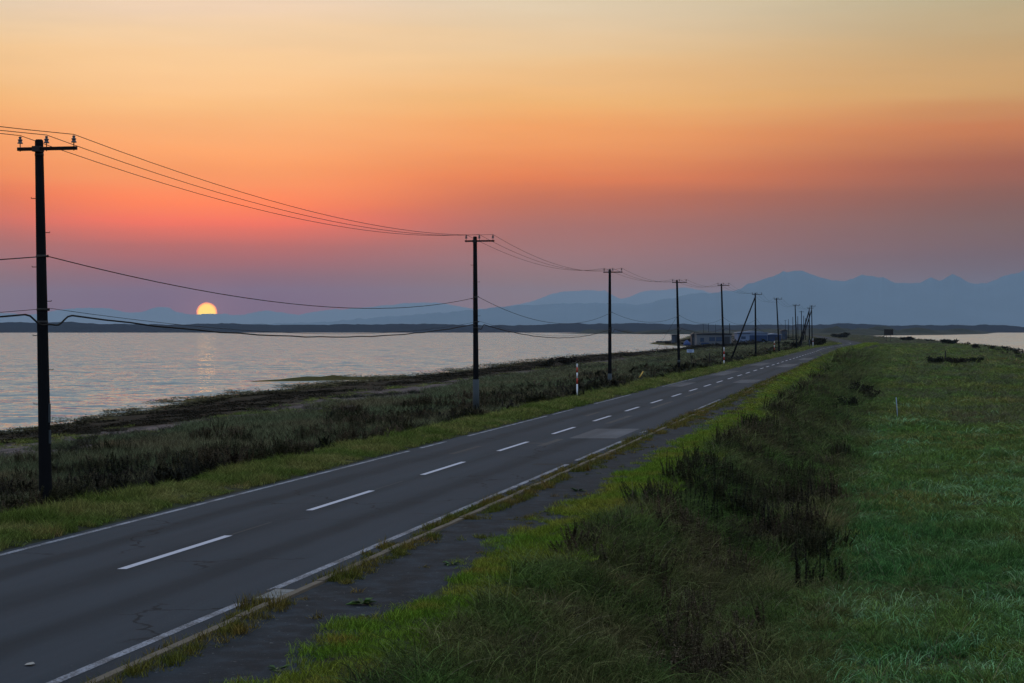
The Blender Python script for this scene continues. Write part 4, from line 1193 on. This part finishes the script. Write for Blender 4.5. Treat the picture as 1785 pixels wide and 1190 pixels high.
scatter('brown_scrub', 'brown withered weed stalks mingled with the dark scrub', 'weeds', C_brown, U, Z, (.15 + .9 * fbm(U / 1.3, Z / 3, 288, 3)) * r.uniform(.6, 1.1, len(U)), P ** .85, seed=62, tilt=.2)
# meadow
U, Z, P, r = sample(SL, -6.2, 28, 640, 9, 23, 55, 6)
k = fbm(U / 6, Z / 12, 291, 4) < np.interp((-U - 8) / (shoreL(Z) - 8), [0, .32, .44, .54], [.80, .66, .52, .36])
U, Z, P = U[k], Z[k], P[k]
S = (.55 + .65 * fbm(U / 4, Z / 5, 292, 3)) * r.uniform(.75, 1.2, len(U))
scatter('meadow_grass', 'grey-green meadow grass between scrub and beach', 'grass', C_meadow, U, Z, S, P * 1.05, seed=24)
U, Z, P, r = sample(lambda z: SL(z) - 3, -11, 40, 600, 2.5, 25, 60, 6)
k = fbm(U / 5, Z / 9, 301, 3) > np.interp((-U - 8) / (shoreL(Z) - 8), [0, .28, .42, .56], [.66, .60, .48, .58])
U, Z, P = U[k], Z[k], P[k]
scatter('dark_meadow_patches', 'dark patches of low growth in the meadow near the beach', 'weeds', C_darkg, U, Z, r.uniform(.4, .85, len(U)), P * 1.2, seed=26)
U, Z, P, r = sample(lambda z: SL(z) - 4, -14, 50, 500, 3, 27, 60, 6)
k = fbm(U / 6, Z / 10, 311, 3) > .58
U, Z, P = U[k], Z[k], P[k]
scatter('low_beach_herbs', 'low green herbs edging the sandy beach', 'plants', C_lverge, U, Z, r.uniform(.4, .9, len(U)), P * 1.2, seed=28)
# strandline and algae
U, Z, P, r = sample(lambda z: -(8 + .97 * (float(shoreL(z)) - 8)), lambda z: -(8 + .64 * (float(shoreL(z)) - 8)), 75, 700, 5, 29, 90, 6)
k = fbm(U / 2.2, Z / 6, 321, 3) > .45
U, Z, P = U[k], Z[k], P[k]
scatter('seaweed_wrack', 'black band of beached seaweed along the shore', 'seaweed', C_wrack, U, Z, r.uniform(.5, 1.3, len(U)), P, seed=30)
U, Z, P, r = sample(lambda z: -(8 + 1.12 * (float(shoreL(z)) - 8)), lambda z: -(8 + .93 * (float(shoreL(z)) - 8)), 75, 420, 5, 31, 90, 6)
h = ground_h(U, Z); k = (h > SEA - .12) & (vnoise(U / 2, Z / 7, 331) > .3)
U, Z, P, h = U[k], Z[k], P[k], h[k]
scatter('shore_algae', 'yellow-green algae at the water edge', 'algae', C_algae, U, Z, r.uniform(.5, 1.3, len(U)), P, z=np.maximum(h, SEA) + .02, seed=32)
# lagoon edge and far land scrub
U, Z, P, r = sample(lambda z: float(shoreR(z)) - 9, lambda z: float(shoreR(z)) + 1, 300, 1500, 1.6, 33, 90, 10)
k = fbm(U / 6, Z / 25, 341, 3) > .42
U, Z, P = U[k], Z[k], P[k]
scatter('dark_lagoon_scrub', 'dark scrub along the lagoon shore', 'weeds', C_dark, U, Z, r.uniform(.5, 1.2, len(U)) * (1 - .55 * sstep(650, 1000, Z)), P, seed=34)
U, Z, P, r = sample(lambda z: -.9 * float(shoreL(z)), -7, 380, 1500, .9, 35, 90, 10)
k = fbm(U / 12, Z / 40, 351, 3) > .55
U, Z, P = U[k], Z[k], P[k]
scatter('far_scrub', 'dark scrub around the far sheds', 'weeds', C_dark, U, Z, r.uniform(.5, 1.3, len(U)), P, seed=36)
U, Z, P, r = sample(lambda z: -.85 * float(shoreL(z)), lambda z: float(shoreR(z)) - 4, 480, 1700, .5, 37, 90, 14)
k = (U < -4.5) | (U > np.where(Z < 800, 9, 6))
U, Z, P = U[k], Z[k], P[k]
scatter('far_grass', 'rough olive grass on the far part of the spit', 'grass', C_meadow, U, Z, r.uniform(.35, .75, len(U)), P, seed=38)

# single plants one can pick out
def bush(name, label, x, yb, Z, W_, H, seed, group, cat='bush', leaf=.11, n=None):
    """a shrub: branching stems and many leaf faces in uneven clumps"""
    b = px(x, yb, Z); b.z = tz(b.x, Z)
    root = empty(name, b, label, cat, group)
    r = np.random.default_rng(seed)
    m = MB(); tips = []
    for s in range(9):
        a = r.uniform(0, 6.28); q = r.uniform(.2, 1) ** .6
        t = np.array((math.cos(a) * W_ * .45 * q, math.sin(a) * W_ * .45 * q, H * r.uniform(.5, .95)))
        m.tube([(0, 0, -.05), t * np.array((.35, .35, .55)), t], [.03, .018, .006], 4); tips.append(t)
    m.build('stems', M['wood'], root)
    V = []; Fc = []; T = []
    n = n or int(420 * W_ * H)
    cl = [t * r.uniform(.45, 1.0) for t in tips for _ in range(4)]
    for i in range(n):
        c = cl[r.integers(len(cl))] + r.normal(0, .16, 3) * np.array((W_, W_, H)) * .5
        c[2] = max(.03, c[2])
        dv = r.normal(0, 1, 3); dv /= np.linalg.norm(dv); sv = np.cross(dv, r.normal(0, 1, 3)); sv /= np.linalg.norm(sv) + 1e-6
        l = leaf * r.uniform(.5, 1.4); w = l * .4; k = len(V)
        for p in (c, c + dv * l * .5 + sv * w, c + dv * l, c + dv * l * .5 - sv * w): V.append(tuple(p)); T.append(r.random())
        Fc.append((k, k + 1, k + 2, k + 3))
    o = mesh_obj('leaves', V, Fc, GM_dark, root)
    at = o.data.attributes.new('tint', 'FLOAT', 'POINT'); at.data.foreach_set('value', np.array(T, np.float32))
G = 'dark bushes standing out on the land'
bush('dark_bush', 'largest dark bush on the bank crest near the road bend', 1498, 668, 138, 2.4, 1.25, 1, G, leaf=.14)
bush('dark_bush', 'dark bush just right of the largest bank bush', 1520, 676, 133, 1.5, .9, 2, G, leaf=.13)
bush('dark_bush', 'low dark bush in front of the bank crest bush', 1478, 700, 112, 1.5, 1.2, 3, G, leaf=.12)
bush('dark_bush', 'wide dark bush left of the field post', 1632, 641, 262, 2.6, 1.1, 4, G, leaf=.2)
bush('dark_bush', 'wide dark bush right of the field post', 1668, 640, 262, 3.4, 1.2, 5, G, leaf=.2)
bush('dark_bush', 'dark bush farthest right by the field post', 1698, 638, 268, 2.6, 1.0, 6, G, leaf=.2)
bush('dark_bush', 'bushy dark clump on the lagoon shore at the jutting point', 1655, 603, 610, 5.5, 1.8, 7, G, leaf=.4)
bush('dark_bush', 'round dark bush on the lagoon shore under the bird-like snag', 1702, 612, 470, 2.4, 1.6, 8, G, leaf=.3)
bush('dark_bush', 'small dark bush on the lagoon shore near the right edge', 1727, 613, 460, 1.8, 1.0, 9, G, leaf=.25)
bush('dark_bush', 'dark shrub on the lagoon shore right of the roadside board', 1580, 594, 830, 6, 1.6, 10, G, leaf=.5)
bush('dark_bush', 'dark shrub at the sea edge left of the third pole', 955, 637, 258, 2.4, 1.2, 11, G, leaf=.2)
bush('dark_bush', 'broad dark shrub at the sea edge right of the second pole', 985, 636, 262, 3.4, 1.3, 12, G, leaf=.2)
bush('dark_bush', 'black bush at the foot of the far pole cluster', 1425, 602, 450, 4.5, 1.9, 13, G, leaf=.35)
bush('dark_bush', 'large dark mound of shrubs beyond the road bend', 1465, 585, 1150, 11, 3.0, 15, G, leaf=.7, n=2600)
bush('dark_bush', 'dark bush between the two legs of the far brace', 1386, 603, 400, 2.6, 1.6, 14, G, leaf=.3)

def weed_stand(label, x, yb, Z, H, stems, R, seed):
    b = px(x, yb, Z); b.z = tz(b.x, Z) - .03
    me = stalk_mesh('weed_stand', GM_dark, seed, H, stems, R, 95, .075)
    o = bpy.data.objects.new('weed_stand', me); C.objects.link(o); o.location = b
    tag(o, label, 'weeds', 'stands of dark seeded weeds in the right-hand field')
for k, (lab, x, yb, Z, H, st, R) in enumerate((
        ('tallest stand of dark seeded weeds alone in the field grass', 1393, 1030, 36.5, .95, 7, .16), ('dark seeded weeds just right of the tallest stand', 1420, 1015, 37.6, .75, 6, .2),
        ('slim dark weed stalk pair right of the tallest stand', 1440, 990, 39.5, .6, 3, .1), ('small dark weed stand farthest right of the tallest stand', 1462, 1005, 38.3, .62, 5, .12),
        ('dark tall weeds at the foot of the bank above the lone stand', 1400, 925, 45.5, 1.15, 12, .45), ('dense dark weeds on the bank foot left of the lone stand', 1340, 935, 44.5, 1.2, 14, .5),
        ('dark weeds low on the bank at the middle of its length', 1290, 920, 45.8, 1.25, 14, .5), ('dark upright weeds nearest the camera low on the bank', 1215, 960, 42.5, 1.1, 12, .5),
        ('dark weeds higher up the bank beside the verge', 1250, 880, 48.5, 1.1, 12, .5), ('dark weeds far along the bank foot', 1420, 865, 51, 1.15, 14, .6))):
    weed_stand(lab, x, yb, Z, H, st, R, 300 + k)

def rosette(label, x, y, seed, R=.13):
    Z = zat(y, .07); b = px(x, y, Z); b.z = .072
    r = np.random.default_rng(seed); V = []; Fc = []; T = []
    for i in range(16):
        a = r.uniform(0, 6.28); l = R * r.uniform(.6, 1.3); w = l * .22; up = r.uniform(.15, .7)
        d_ = np.array((math.cos(a), math.sin(a), up)); s_ = np.array((-math.sin(a), math.cos(a), 0)); k = len(V); t = r.random()
        for p in (d_ * .02, d_ * l * .55 + s_ * w, d_ * l - np.array((0, 0, l * .25)), d_ * l * .55 - s_ * w): V.append(tuple(p)); T.append(t)
        Fc.append((k, k + 1, k + 2, k + 3))
    o = mesh_obj('rosette_weed', V, Fc, GM_leaf); o.location = b
    at = o.data.attributes.new('tint', 'FLOAT', 'POINT'); at.data.foreach_set('value', np.array(T, np.float32))
    tag(o, label, 'weed', 'small weeds alone on the footpath')
rosette('largest leafy weed alone in the middle of the footpath', 632, 1053, 1, .2)
rosette('small weed on the footpath just below the largest one', 636, 1076, 2, .1)
rosette('small flat weed on the footpath left of the verge, nearest the camera', 597, 1081, 3, .12)
rosette('small bright weed on the footpath farther up the road', 1007, 856, 4, .16)
rosette('tiny weed on the footpath beside the kerb crack', 786, 985, 5, .12)
rosette('small weed low on the footpath near the verge corner', 484, 1168, 6, .13)

# ------------------------------------------------------------------ haze
hb = MB(); hb.box(-36000, 36000, -2000, 50500, -7.5, 1130)
hm = bpy.data.materials.new('haze'); hm.use_nodes = True
hm.node_tree.nodes.clear()
hv = hm.node_tree.nodes.new('ShaderNodeVolumePrincipled')
ho = hm.node_tree.nodes.new('ShaderNodeOutputMaterial')
hm.node_tree.links.new(hv.outputs[0], ho.inputs['Volume'])
hv.inputs['Color'].default_value = (0.54, 0.77, 1.0, 1)
hv.inputs['Density'].default_value = 2.8e-5
hv.inputs['Anisotropy'].default_value = 0.0
haze = hb.build('haze', hm)
tag(haze, 'thin blue evening haze over land and water', 'haze', kind='stuff')
